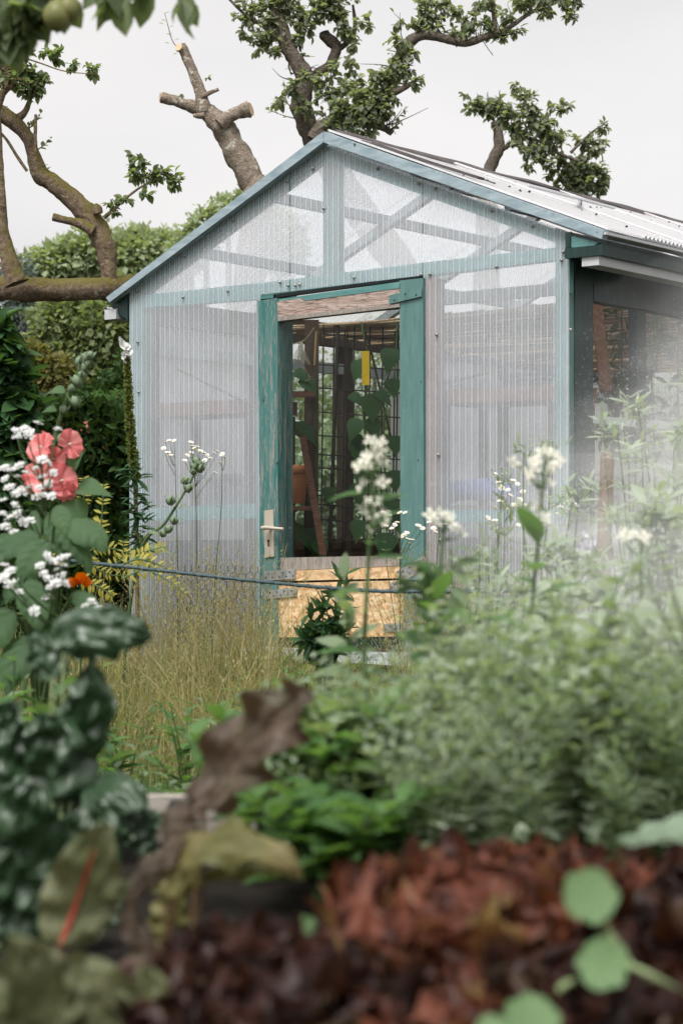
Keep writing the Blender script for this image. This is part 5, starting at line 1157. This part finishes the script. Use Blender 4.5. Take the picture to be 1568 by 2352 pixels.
chard('chard_plant','low dark green chard in the shade at the left edge above the pale olive leaves',1.9,(at(30,2300,1.9)[0],1.9,.43),[
 ([(20,2240),(40,2160),(70,2090,-.02),(120,2010,-.03)],190,(.1,-1,.35),K_green,.18,.12,-.4,False),
 ([(-30,2200),(-20,2110),(0,2030,-.02),(30,1950,-.03)],180,(.2,-1,.35),K_green,.18,.12,-.4,False),
 ([(150,2140),(190,2110),(240,2100),(280,2120)],90,(0,-.8,.6),K_green,.18,.12,-.3,False)],K_stalkg)
chard('chard_plant','small dark green chard under the plank rim beside the purple-brown leaf',2.3,(at(370,2000,2.3)[0],2.3,.43),[
 ([(340,1960),(330,1920),(300,1880),(250,1860)],80,(0,-.8,.6),K_green,.18,.12,-.3,False),
 ([(380,1980),(390,1930),(360,1890),(330,1870)],70,(0,-.9,.5),K_green,.18,.12,-.3,False)],K_stalkg)
chard('chard_plant','red-stalked chard with a tall purple-brown puckered leaf in mid view',2.0,(at(400,2080,2.0)[0],2.0,.43),[
 ([(470,1850),(530,1760),(600,1680,-.02),(665,1615,-.03),(700,1575,-.03)],175,(-.35,-1,.35),K_red,.12,.24,.05,False),
 ([(390,1960),(400,1900),(440,1850),(500,1830)],90,(-.2,-.8,.5),K_red,.15,.1,-.3,False)],K_stalkr)
chard('chard_plant','red-stalked chard with olive leaves arching to the right over the dark gap',1.85,(at(330,2200,1.85)[0],1.85,.43),[
 ([(385,2060),(410,1985),(480,1935,-.03),(580,1935,-.05),(690,2000,-.06)],140,(0,-.75,.75),K_olive,.08,.14,-.35,False),
 ([(400,2060),(392,2110),(385,2150),(372,2200)],95,(.4,-1,.2),K_olive,.1,.1,-.3,False),
 ([(470,2010),(560,1985),(640,1985),(700,2020)],60,(0,-.9,.5),K_olive,.1,.15,-.4,False),
 ([(300,2060),(340,2000),(390,1960),(430,1900)],60,(0,-.9,.5),K_red,.12,.1,-.3,False)],K_stalkr)
chard('chard_plant','brown-green chard with a bright red midrib left of the arching olive leaves',1.75,(at(180,2330,1.75)[0],1.75,.43),[
 ([(140,2170),(175,2080),(205,1990,-.02),(240,1890,-.03)],175,(.1,-1,.3),K_pale,.08,.08,-.15,True),
 ([(130,2160),(200,2110),(260,2060),(300,2020)],70,(.3,-.8,.6),K_pale,.1,.1,-.3,False),
 ([(250,2250),(330,2190),(300,2130),(280,2090)],60,(0,-.9,.5),K_red,.1,.1,-.3,False)],K_stalkr)
chard('chard_plant','pale olive chard leaves spread low in the bottom left corner',1.5,(at(150,2460,1.5)[0],1.5,.43),[
 ([(130,2400),(110,2320),(60,2230,-.02),(20,2160,-.03)],210,(.1,-.8,.6),K_pale,.08,.12,-.10,False),
 ([(240,2420),(240,2340),(210,2260),(150,2200)],170,(.1,-.9,.5),K_pale,.08,.12,-.10,False),
 ([(300,2440),(320,2360),(340,2290),(330,2220)],160,(.1,-.9,.5),K_pale,.08,.12,-.10,False),
 ([(40,2440),(-20,2340),(-60,2260),(-60,2180)],160,(.2,-.9,.5),K_pale,.08,.12,-.10,False)],K_stalkr)

# ------------------------------------------------------------------ frilly red lettuces
def letleaf(mb,C0,width,hint,seed,nu=31,nv=24,amp=.15):
    C=cr(C0,8); t=np.linspace(0,len(C)-1,nv+1); i0=np.minimum(t.astype(int),len(C)-2); C=C[i0]*(1-(t-i0)[:,None])+C[i0+1]*(t-i0)[:,None]
    T=np.gradient(C,axis=0); T/=np.linalg.norm(T,axis=1)[:,None]; V=[]; hint=np.asarray(hint,float)
    for j in range(nv+1):
        v=j/nv; n=hint-T[j]*np.dot(hint,T[j]); n/=np.linalg.norm(n)+1e-9; s_=np.cross(T[j],n)
        w=width*.5*(.12+.88*min(1,v/.62)**.9)*(1.0 if v<.72 else max(.10,math.sqrt(max(0,1-((v-.72)/.29)**2))))
        for i in range(nu+1):
            u=2*i/nu-1; a=abs(u); sg=1 if u>0 else -1
            ed=min(1.,max(a**3.0*min(1,v*2.2),((v-.55)/.45)**2 if v>.55 else 0)); ph=7*v*sg+6*u
            z=.35*w*a*a+amp*width*ed*(math.sin(ph*2.1+seed)+.75*math.sin(ph*4.6+2*seed)+.5*math.sin(ph*9.3+3*seed))
            z+=.10*width*mnoise.noise(Vector((u*3+seed,v*5,seed)))*v
            sh=amp*.6*width*ed*math.sin(ph*3.3+seed*1.7); le=amp*.5*width*ed*math.cos(ph*5.2+seed)
            V.append(C[j]+s_*(u*w+sh)+n*z+T[j]*le)
    k=nu+1; mb.add(V,np.array([(j*k+i,j*k+i+1,(j+1)*k+i+1,(j+1)*k+i) for j in range(nv) for i in range(nu)]))
def lettuce(label,px,py,d,Rr,mat,n=34,seed=1,tall=1.0):
    c=at(px,py,d); c[2]=.43; r=thing('red_lettuce',label,'lettuce',c); rg=np.random.default_rng(seed); n=max(14,int(n*.62))
    for k in range(n):
        f=(k+.5)/n; el=R(84-58*f+rg.normal(0,5)); az=k*2.39996+rg.normal(0,.2); L=Rr*(.80+.42*f)*rg.uniform(.88,1.12)
        rad=np.array([math.cos(az),math.sin(az),0]); up=np.array([0,0,1.]); b=c+rad*.012+up*.01
        p1=b+(rad*math.cos(el)+up*math.sin(el)*tall)*L*.5; e2=el-.35; p2=p1+(rad*math.cos(e2)+up*math.sin(e2)*tall)*L*.32; e3=el-.95-.25*f; p3=p2+(rad*math.cos(e3)+up*math.sin(e3))*L*.26
        m=MB(); letleaf(m,[b,p1,p2,p3],L*1.0,-rad+up*.25,rg.uniform(0,9)); part(m,'leaf',mat,r)
    return r
lettuce('frilly red-brown lettuce, the largest and brightest, in the middle of the near row',1080,2080,1.60,.118,K_let,46,3,1.02)
lettuce('frilly red lettuce with lighter tips directly in front of the largest lettuce',1010,2300,1.40,.075,K_let,28,5,.85)
lettuce('frilly dark red lettuce at the right edge behind the pale round leaves',1500,2130,1.64,.115,K_let_shade,40,7,.95)
lettuce('frilly dark red lettuce in the shade between the chard and the largest lettuce',560,2260,1.56,.080,K_let_shade,34,9,.85)
lettuce('frilly dark red lettuce in the bottom right corner',1400,2390,1.42,.085,K_let_shade,30,11)
lettuce('frilly dark red lettuce low at the bottom beside the pale olive chard',700,2420,1.42,.085,K_let_shade,28,13)
lettuce('tall frilly red lettuce leaves rising right of the largest lettuce',1250,1960,1.70,.100,K_let,26,15,1.25)

# ------------------------------------------------------------------ nasturtium and squash leaves
K_vein=leafmat('leaf_vein',(.20,.30,.16),(.25,.34,.20),.25,.55,.1)
def roundleaf(m,c,Rr,nrm,seed=0,wav=.06,heart=.0):
    nrm=np.asarray(nrm,float); nrm/=np.linalg.norm(nrm); a_=np.cross(nrm,(0,0,1.)); a_/=np.linalg.norm(a_); b_=np.cross(nrm,a_); V=[c-nrm*Rr*.10]
    na,nr_=72,7
    for i in range(1,nr_+1):
        t=i/nr_
        for k in range(na):
            an=2*math.pi*k/na; rr_=Rr*t*(1+.045*math.cos(5*an+seed)+.03*math.cos(8*an)-heart*math.exp(-((an-math.pi*1.5)/.35)**2))
            V.append(c+a_*rr_*math.cos(an)+b_*rr_*math.sin(an)+nrm*Rr*(.14*t*t-.10+wav*t*math.sin(9*an+seed)*.5+.022*math.cos(9*an)*t*(1-t*.5)))
    vn=[(1+i*na+k,1+(i+1)*na+k,1+(i+1)*na+(k+1)%na,1+i*na+(k+1)%na) for i in range(nr_-1) for k in range(na) if k%8==3 and (i<nr_-2)]
    f=[(0,1+k,1+(k+1)%na) for k in range(na)]+[(1+i*na+k,1+(i+1)*na+k,1+(i+1)*na+(k+1)%na,1+i*na+(k+1)%na) for i in range(nr_-1) for k in range(na) if not(k%8==3 and (i<nr_-2))]
    m.add(V,f+[] ); off=m.n-len(V); m.f.append((np.array(vn)+off,1,True))
ns=thing('nasturtium','trailing nasturtium with round pale green leaves over the dark lettuces','plant',(at(1640,2330,1.4)[0],1.4,.43))
for (px,py,r,n,d) in ((1355,2058,64,(.1,-1,.45),1.36),(1385,2215,60,(-.35,-1,.35),1.33),(1222,2345,66,(.2,-.8,.7),1.30),(762,2262,66,(-.3,-1,.3),1.5),(690,2145,45,(.5,-1,.2),1.62),(1130,2368,40,(0,-.8,.7),1.32)):
    m=MB(); roundleaf(m,at(px,py,d),r/F*d,n,px*.1); part(m,'leaf',[K_nast,K_vein],ns)
for pts in ([(1385,2215,0),(1450,2222,0),(1530,2262,0),(1640,2330,.07)],[(1355,2058,0),(1390,2130,.05),(1450,2222,.04)],[(1222,2345,0),(1262,2300,-.01),(1300,2262,.0),(1385,2240,.03)],[(762,2262,0),(800,2300,.0),(820,2360,.02),(860,2440,.02)],[(690,2145,0),(720,2230,0),(800,2320,0)],[(1130,2368,0),(1180,2390,0),(1260,2420,0)]):
    m=MB(); m.tube(cr(pix(pts,1.37 if pts[0][0]>1000 else 1.52),6),.0030,6); part(m,'stem',K_stalkg,ns)
sq=thing('squash_plant','large pale green pointed squash leaf reaching in from the right edge','plant',(at(1800,2050,1.6)[0],1.6,.43))
m=MB(); blade(m,pix([(1700,1880,.08),(1600,1885,.02),(1500,1910,-.02),(1412,1935,-.04)],1.62),200/F*1.62,(-.05,-.35,.9),'tri',.05,.04,-.25,3.3,lat=4); part(m,'leaf',K_squash,sq)
m=MB(); m.tube(cr([np.array([at(1800,2050,1.6)[0],1.6,.43]),at(1760,1960,1.68),at(1700,1880,1.70)],5),.005,7); part(m,'stem',K_stalkg,sq)

# ------------------------------------------------------------------ arugula and weeds in mid view
def arugula(label,base,stem,heads,d):
    r=thing('arugula',label,'plant',base); sm=MB(); lm=MB()
    C=cr([base]+pix(stem,d),6); sm.tube(C,np.linspace(.005,.0025,len(C)),6,cap=False)
    for px,py in heads:
        h=at(px,py,d+rng.normal(0,.02)); j=np.argmin(np.linalg.norm(C-h-np.array([0,0,-.02]),axis=1)); sm.tube([C[j],(C[j]+h)/2+np.array([0,0,-.004]),h],.0013,4,cap=False); place(ARUG,'flower',r,h,(rng.normal(0,.5),-.8,.6),rng.uniform(.5,.85),rng.uniform(0,3))
    n=16; t=np.linspace(.1,.8,n); p=C[(t*(len(C)-1)).astype(int)]; dv=rdir(n)*np.array([1,1,.3])+np.array([0,0,.3]); lm.inst(T_LANCE,p,dv,np.tile([[0,-.2,1.]],(n,1)),rng.uniform(.05,.10,n),1.8)
    part(sm,'stem',L_stem,r); part(lm,'leaves',L_fresh,r); return r
def hd(cx,cy,n,rx,ry): return [(cx+rng.normal(0,rx),cy+rng.normal(0,ry)) for _ in range(n)]
arugula('flowering arugula with cream petals reaching in front of the doorway',gx(810,3.05),[(832,1850),(836,1500),(848,1250),(856,1090),(858,1030)],hd(858,1030,8,16,12)+hd(860,1062,8,24,12)+[(826,1075),(836,1105),(880,1110),(864,1112),(845,1150),(872,1152),(836,1172),(852,1182),(880,1180),(862,1196),(850,1215),(890,1200),(830,1120)],3.0)
arugula('flowering arugula with a cream tuft beside the right door stile',gx(960,3.1),[(955,1750),(985,1500),(1008,1330),(1020,1200)],hd(1022,1192,7,18,8)+[(1050,1215),(1062,1226),(1000,1200)],3.05)
arugula('flowering arugula with scattered cream petals before the right gable sheet',gx(1180,3.0),[(1190,1750),(1215,1450),(1235,1250),(1250,1060)],hd(1250,1055,9,22,10)+hd(1245,1085,5,16,8)+[(1222,1105),(1262,1110),(1240,1135),(1235,1165),(1250,1190),(1240,1200),(1228,1190)],2.95)
arugula('flowering arugula with few cream petals near the right edge in the mist',gx(1460,3.1),[(1465,1750),(1470,1500),(1472,1240)],hd(1472,1238,6,20,6),3.05)
def bent(label,base,stem,d,size=.09,n=22,mat=None,T=T_LANCE,wid=2.0,name='leafy_weed',sr=.004):
    r=thing(name,label,'weed',base); sm=MB(); lm=MB(); C=cr([base]+pix(stem,d),6); sm.tube(C,np.linspace(sr,sr*.4,len(C)),6,cap=False)
    t=np.linspace(.2,1,n); p=C[(t*(len(C)-1)).astype(int)]; dv=rdir(n)*np.array([1,.8,.5])+np.array([0,-.1,.25]); lm.inst(T,p,dv,np.tile([[0,-.4,1.]],(n,1))+rdir(n)*.3,size*rng.uniform(.6,1.2,n)*(1.15-.5*t),wid); part(sm,'stem',L_stem,r); part(lm,'leaves',mat or L_fresh,r)
bent('blurred weed with a nodding leafy tip right of the boarded door foot',gx(960,3.2),[(985,1650),(1000,1450),(985,1370),(945,1350)],3.1,.085,26)
bent('blurred upright weed with drooping leaves before the right door stile',gx(1040,3.3),[(1035,1600),(1040,1400),(1035,1260)],3.2,.08,26,L_weed)
bent('blurred weed stem with grey-green leaves crossing the boarded door foot',gx(800,3.2),[(805,1650),(800,1450),(790,1330)],3.1,.07,20,L_weed)
# tansy-like weed, sharp, by the step
ty=thing('tansy','dark feathery-leaved tansy in front of the boarded door foot','plant',gx(745,7.0)); sm=MB(); lm=MB()
for tp in ((800,1285),(785,1300),(740,1370),(705,1395),(770,1400),(720,1440),(795,1440),(755,1480),(690,1470)):
    C=cr([gx(745+rng.normal(0,6),7.0),at(745+(tp[0]-745)*.4,1500,6.95),at(*tp,6.9)],6); sm.tube(C,np.linspace(.004,.002,len(C)),5,cap=False); n=44; t=rng.uniform(.42,1,n); p=C[(t*(len(C)-1)).astype(int)]
    lm.inst(T_LANCE,p,rdir(n)+np.array([0,-.2,.4]),rdir(n)+np.array([0,0,.6]),rng.uniform(.04,.085,n),1.1)
part(sm,'stem',L_stem,ty); part(lm,'leaves',L_dkweed,ty)
leafy('lupin_rosette','light green rosette of pointed leaves at the left end of the step','plant',gx(665,7.4),.30,.10,7,8,T_LANCE,.11,L_fresh)
leafy('leafy_weed','dark broad weed leaves below the left end of the step','weed',gx(655,5.4),.30,.10,5,7,T_LANCE,.15,L_dkweed,wid=2.0)
# leafy weeds standing in the dry grass
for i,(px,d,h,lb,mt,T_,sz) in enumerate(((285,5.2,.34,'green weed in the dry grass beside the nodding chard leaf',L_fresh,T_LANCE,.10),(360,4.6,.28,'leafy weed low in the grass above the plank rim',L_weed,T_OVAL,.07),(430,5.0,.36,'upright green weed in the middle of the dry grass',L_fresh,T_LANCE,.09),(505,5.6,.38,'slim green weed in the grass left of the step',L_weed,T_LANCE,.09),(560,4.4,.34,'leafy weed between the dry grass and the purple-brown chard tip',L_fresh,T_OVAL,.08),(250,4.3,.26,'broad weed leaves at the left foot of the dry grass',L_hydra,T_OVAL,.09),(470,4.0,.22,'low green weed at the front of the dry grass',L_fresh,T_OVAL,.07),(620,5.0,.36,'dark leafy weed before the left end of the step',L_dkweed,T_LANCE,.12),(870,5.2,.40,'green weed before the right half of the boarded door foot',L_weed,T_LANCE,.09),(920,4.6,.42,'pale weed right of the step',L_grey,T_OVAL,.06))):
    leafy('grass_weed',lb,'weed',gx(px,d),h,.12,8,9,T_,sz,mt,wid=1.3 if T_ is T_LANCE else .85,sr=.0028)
# big fresh greens between the chard and the lettuce
for i,(px,d,h,lb,mt) in enumerate(((640,2.95,.50,'mid green leafy greens left of the purple-brown chard tip',L_fresh),(700,2.75,.58,'pale arrow-leaved greens behind the purple-brown chard tip',L_weed),(760,2.9,.42,'bright leafy greens right of the purple-brown chard tip',L_fresh),(850,2.8,.36,'low bright greens behind the largest lettuce',L_fresh),(620,2.5,.16,'small bright seedlings in the gap right of the plank rim',L_fresh),(700,2.35,.20,'low bright seedlings above the dark shaded lettuce',L_fresh),(800,2.4,.20,'low green seedlings left of the largest lettuce',L_weed),(920,2.45,.20,'low green seedlings behind the largest lettuce tips',L_weed),(740,2.1,.12,'tiny seedlings beside the arching olive chard',L_fresh),(560,2.9,.34,'leafy greens between the grass and the purple-brown chard',L_fresh),(480,3.0,.26,'low weeds at the edge of the grass beyond the plank rim',L_fresh))):
    b=gx(px,d,.43 if d<YB else 0.); leafy('salad_greens',lb,'plant',b,h,.13,13,9,T_OVAL,.085,mt,wid=.85,sr=.004,low=.2)
# leafy growth on the left behind the chard
for (px,d,h,lb,mt) in ((60,3.3,.52,'leafy growth behind the nodding chard at the left edge',L_fresh),(-30,3.0,.58,'leafy growth cut by the left edge behind the chard',L_hydra),(130,3.5,.42,'broad leafy weeds between the white blossoms and the chard',L_hydra),(20,3.9,.60,'leafy stems under the white blossoms at the left edge',L_fresh),(110,4.4,.55,'leafy stems below the pink hollyhock',L_weed)):
    leafy('leafy_weed',lb,'weed',gx(px,d),h,.16,12,10,T_OVAL,.10,mt,wid=.9,sr=.004)
# wispy weeds rising through the mist before the right wall
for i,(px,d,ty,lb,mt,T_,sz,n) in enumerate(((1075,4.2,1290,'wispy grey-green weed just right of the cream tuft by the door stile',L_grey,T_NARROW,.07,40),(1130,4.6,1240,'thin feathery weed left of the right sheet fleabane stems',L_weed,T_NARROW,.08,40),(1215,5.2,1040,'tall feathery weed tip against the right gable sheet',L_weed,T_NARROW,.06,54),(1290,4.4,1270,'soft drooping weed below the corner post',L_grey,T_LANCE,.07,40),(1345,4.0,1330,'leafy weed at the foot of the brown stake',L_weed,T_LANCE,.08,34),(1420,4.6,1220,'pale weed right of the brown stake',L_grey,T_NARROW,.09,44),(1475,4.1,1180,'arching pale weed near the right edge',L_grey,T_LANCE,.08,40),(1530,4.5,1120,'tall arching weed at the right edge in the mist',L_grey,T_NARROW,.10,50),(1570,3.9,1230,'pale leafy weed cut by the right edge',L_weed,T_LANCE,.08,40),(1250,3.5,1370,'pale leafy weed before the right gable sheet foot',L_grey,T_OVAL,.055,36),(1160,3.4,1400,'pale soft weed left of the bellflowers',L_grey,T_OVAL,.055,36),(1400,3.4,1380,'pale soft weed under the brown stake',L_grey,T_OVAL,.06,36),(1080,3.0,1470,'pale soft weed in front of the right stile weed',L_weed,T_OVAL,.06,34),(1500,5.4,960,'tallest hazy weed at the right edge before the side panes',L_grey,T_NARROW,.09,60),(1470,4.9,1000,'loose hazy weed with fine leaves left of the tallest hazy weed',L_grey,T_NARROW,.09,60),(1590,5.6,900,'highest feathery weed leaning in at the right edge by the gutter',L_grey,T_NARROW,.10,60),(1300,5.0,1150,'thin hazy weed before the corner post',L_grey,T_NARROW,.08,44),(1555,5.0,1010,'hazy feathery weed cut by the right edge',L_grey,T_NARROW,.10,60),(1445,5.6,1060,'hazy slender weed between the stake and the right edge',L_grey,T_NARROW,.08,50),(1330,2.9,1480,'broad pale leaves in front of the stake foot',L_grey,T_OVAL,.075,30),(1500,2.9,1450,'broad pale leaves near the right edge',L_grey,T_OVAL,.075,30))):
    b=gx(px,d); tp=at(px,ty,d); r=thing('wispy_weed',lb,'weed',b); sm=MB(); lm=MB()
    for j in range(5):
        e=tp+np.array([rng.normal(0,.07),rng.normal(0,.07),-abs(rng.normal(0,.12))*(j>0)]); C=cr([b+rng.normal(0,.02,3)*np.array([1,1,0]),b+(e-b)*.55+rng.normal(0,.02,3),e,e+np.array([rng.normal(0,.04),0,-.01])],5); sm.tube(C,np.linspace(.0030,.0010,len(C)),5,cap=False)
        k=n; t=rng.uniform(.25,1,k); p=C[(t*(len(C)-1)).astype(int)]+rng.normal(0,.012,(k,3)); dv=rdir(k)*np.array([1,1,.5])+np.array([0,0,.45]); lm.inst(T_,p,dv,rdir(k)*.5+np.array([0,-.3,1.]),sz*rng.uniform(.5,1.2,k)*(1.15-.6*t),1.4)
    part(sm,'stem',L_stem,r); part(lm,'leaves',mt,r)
# ------------------------------------------------------------------ bed of soft herbs on the right
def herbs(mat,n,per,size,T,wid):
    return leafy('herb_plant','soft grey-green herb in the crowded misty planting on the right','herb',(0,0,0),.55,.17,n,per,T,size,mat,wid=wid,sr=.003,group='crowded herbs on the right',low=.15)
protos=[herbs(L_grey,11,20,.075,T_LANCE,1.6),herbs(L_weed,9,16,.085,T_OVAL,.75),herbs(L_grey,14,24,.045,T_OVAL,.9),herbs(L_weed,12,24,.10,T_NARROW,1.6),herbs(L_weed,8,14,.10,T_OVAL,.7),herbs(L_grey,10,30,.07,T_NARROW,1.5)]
spots=[]
for d,px0,px1,st in ((2.12,860,1750,62),(2.35,620,1750,58),(2.56,560,1750,56),(2.85,980,1800,72),(3.2,930,1850,75),(3.6,960,1850,80),(4.1,1010,1850,85),(4.7,1050,1850,90),(5.4,1120,1850,95)):
    for px in np.arange(px0,px1,st): spots.append((px+rng.normal(0,18),d+rng.normal(0,.12)))
used=set()
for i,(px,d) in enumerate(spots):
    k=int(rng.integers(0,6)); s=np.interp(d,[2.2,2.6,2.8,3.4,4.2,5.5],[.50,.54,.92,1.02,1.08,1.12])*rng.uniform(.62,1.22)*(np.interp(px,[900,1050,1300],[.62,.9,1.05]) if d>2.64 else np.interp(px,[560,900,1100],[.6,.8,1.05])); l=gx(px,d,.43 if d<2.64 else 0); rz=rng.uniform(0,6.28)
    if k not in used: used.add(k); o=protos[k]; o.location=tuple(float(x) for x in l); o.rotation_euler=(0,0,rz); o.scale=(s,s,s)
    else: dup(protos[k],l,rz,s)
for k,p in enumerate(protos):
    if k not in used: p.location=tuple(gx(1500+40*k,4.4))

# ------------------------------------------------------------------ water spray drifting in from the right
def mistmat():
    m,nt,out=newmat('water_mist'); nt.nodes.remove(out); out=nt.nodes.new('ShaderNodeOutputMaterial')
    tc=nt.nodes.new('ShaderNodeTexCoord'); sp=nt.nodes.new('ShaderNodeSeparateXYZ'); nt.links.new(tc.outputs['Object'],sp.inputs[0])
    X,Z,Y=sp.outputs[0],sp.outputs[2],sp.outputs[1]
    f=math_(nt,'SUBTRACT',math_(nt,'MULTIPLY',math_(nt,'SUBTRACT',X,math_(nt,'ADD',math_(nt,'MULTIPLY',Y,.075),-.10)),.66),math_(nt,'MULTIPLY',math_(nt,'SUBTRACT',Z,.92),.75))
    n0=noisef(nt,coords(nt,(1,1,1)),1.7,3,.5)
    f=math_(nt,'ADD',f,math_(nt,'MULTIPLY',math_(nt,'SUBTRACT',n0,.5),.9))
    f=ramp(nt,f,.0,.45)
    f=math_(nt,'MULTIPLY',f,ramp(nt,Z,.1,.65))
    f=math_(nt,'MULTIPLY',f,ramp(nt,math_(nt,'SUBTRACT',X,math_(nt,'MULTIPLY',Y,.10)),-.25,.35))
    s=noisef(nt,coords(nt,(.9,.30,5.5),'Object',(0,R(42),0)),2.2,5,.62)
    s=ramp(nt,s,.43,.62)
    dn=math_(nt,'MULTIPLY',math_(nt,'MULTIPLY',f,math_(nt,'ADD',math_(nt,'MULTIPLY',s,.95),.12)),MIST)
    v=nt.nodes.new('ShaderNodeVolumePrincipled'); v.inputs['Color'].default_value=(.97,.97,.98,1); nt.links.new(dn,v.inputs['Density']); v.inputs['Anisotropy'].default_value=.0
    nt.links.new(v.outputs[0],out.inputs['Volume']); return m
MIST=.50
m=MB(); q=[(.05,2.2,.12),(1.6,2.2,.12),(3.1,7.6,.12),(.30,7.6,.12),(.05,2.2,1.0),(1.6,2.2,1.8),(3.1,7.6,2.8),(.30,7.6,1.9)]; m.hexa(q)
ws=solo(m,'water_spray_mist',mistmat(),None,None,(0,0,0),kind='stuff')

# the drops themselves, drifting in slanting veils
k=900000; P=np.stack([rng.uniform(.1,2.6,k),rng.uniform(2.9,7.3,k),rng.uniform(.25,2.3,k)],1); px=P[:,0]/P[:,1]*F+CX
P=P[px<1720]; ca,sa_=math.cos(R(46)),math.sin(R(46)); keep=[]
for x,y,z in P:
    f=(x-(.075*y-.12))*.66-(z-.92)*.75+.5*mnoise.noise(Vector((x*1.3,y*.8,z*1.3)))
    if f<=0: keep.append(False); continue
    a_,b_=x*ca+z*sa_,-x*sa_+z*ca
    q=mnoise.noise(Vector((a_*2.0,y*.5,b_*8)))+.6*mnoise.noise(Vector((a_*5,y*.8,b_*19+4)))
    keep.append(random.random()<min(1,f/.5)*max(0,min(1,.22+1.9*q)))
P=P[np.array(keep)]; n=len(P); T_OCT=(np.array([(1,0,0),(-1,0,0),(0,1,0),(0,-1,0),(0,0,1),(0,0,-1)],float),[np.array([(0,2,4),(2,1,4),(1,3,4),(3,0,4),(2,0,5),(1,2,5),(3,1,5),(0,3,5)])])
m=MB(); m.inst(T_OCT,P,rdir(n),rdir(n),.0004+.0009*rng.random(n)**3)
mt,nt,out=newmat('water_drop'); d_=nt.nodes.new('ShaderNodeBsdfDiffuse'); d_.inputs[0].default_value=(.85,.86,.87,1); t_=nt.nodes.new('ShaderNodeBsdfTranslucent'); t_.inputs[0].default_value=(.9,.9,.9,1); mx=nt.nodes.new('ShaderNodeMixShader'); nt.links.new(d_.outputs[0],mx.inputs[1]); nt.links.new(t_.outputs[0],mx.inputs[2]); nt.links.new(mx.outputs[0],out.inputs[0])
solo(m,'water_drops',mt,None,None,(0,0,0),kind='stuff'); print('drops',n)
# ------------------------------------------------------------------ camera, light, sky
cd=bpy.data.cameras.new('camera'); cam=bpy.data.objects.new('camera',cd); COL.objects.link(cam)
cam.location=(0,0,H); cam.rotation_euler=(R(90),0,0)
cd.sensor_fit='HORIZONTAL'; cd.sensor_width=24; cd.lens=F/1568*24; cd.shift_y=27/1568; cd.clip_start=.05; cd.clip_end=2000
cd.dof.use_dof=True; cd.dof.focus_distance=9.1; cd.dof.aperture_fstop=5.6; cd.dof.aperture_blades=0
sc.camera=cam
EL_,AZ=R(58),R(205)
w=bpy.data.worlds.new('World'); sc.world=w; w.use_nodes=True; nt=w.node_tree
bg=nt.nodes['Background']; sky=nt.nodes.new('ShaderNodeTexSky'); sky.sky_type='NISHITA'; sky.sun_disc=False
sky.sun_elevation=EL_; sky.sun_rotation=AZ; sky.air_density=1.0; sky.dust_density=4.0; sky.ozone_density=1.0
hs=nt.nodes.new('ShaderNodeHueSaturation'); hs.inputs['Saturation'].default_value=.04; nt.links.new(sky.outputs[0],hs.inputs['Color'])
tint=nt.nodes.new('ShaderNodeMix'); tint.data_type='RGBA'; tint.blend_type='MULTIPLY'; tint.inputs[0].default_value=1.0; tint.inputs[7].default_value=(1.0,.978,.968,1); cn=nt.nodes.new('ShaderNodeTexNoise'); cn.inputs['Scale'].default_value=3.5; cn.inputs['Detail'].default_value=5; tcw=nt.nodes.new('ShaderNodeTexCoord'); mpw=nt.nodes.new('ShaderNodeMapping'); mpw.inputs['Scale'].default_value=(1,1,2.6); nt.links.new(tcw.outputs['Generated'],mpw.inputs[0]); nt.links.new(mpw.outputs[0],cn.inputs['Vector']); cm=mixc(nt,ramp(nt,cn.outputs['Fac'],.35,.65),(.94,.945,.955),(1.05,1.045,1.04)); cl_=mixc(nt,1.0,hs.outputs[0],cm,'MULTIPLY'); nt.links.new(cl_,tint.inputs[6]); nt.links.new(tint.outputs[2],bg.inputs[0]); bg.inputs[1].default_value=.12
ld=bpy.data.lights.new('sun','SUN'); lo=bpy.data.objects.new('sun',ld); COL.objects.link(lo); ld.energy=1.9; ld.angle=R(24); ld.color=(1,.975,.94)
sd=Vector((math.sin(AZ)*math.cos(EL_),math.cos(AZ)*math.cos(EL_),math.sin(EL_))); lo.rotation_euler=sd.to_track_quat('Z','Y').to_euler(); lo.location=tuple(sd*30)
sc.view_settings.view_transform='Standard'; sc.view_settings.look='None'; sc.view_settings.exposure=0.95; sc.view_settings.gamma=1
sc.cycles.use_denoising=True
try: sc.cycles.denoiser='OPENIMAGEDENOISE'
except Exception: pass
sc.cycles.max_bounces=10; sc.cycles.transparent_max_bounces=24; sc.cycles.diffuse_bounces=3; sc.cycles.glossy_bounces=3; sc.cycles.transmission_bounces=4; sc.cycles.volume_bounces=1
sc.cycles.volume_step_rate=.6; sc.cycles.volume_max_steps=256; sc.cycles.caustics_reflective=False; sc.cycles.caustics_refractive=False; sc.cycles.use_adaptive_sampling=True; sc.cycles.adaptive_threshold=.015
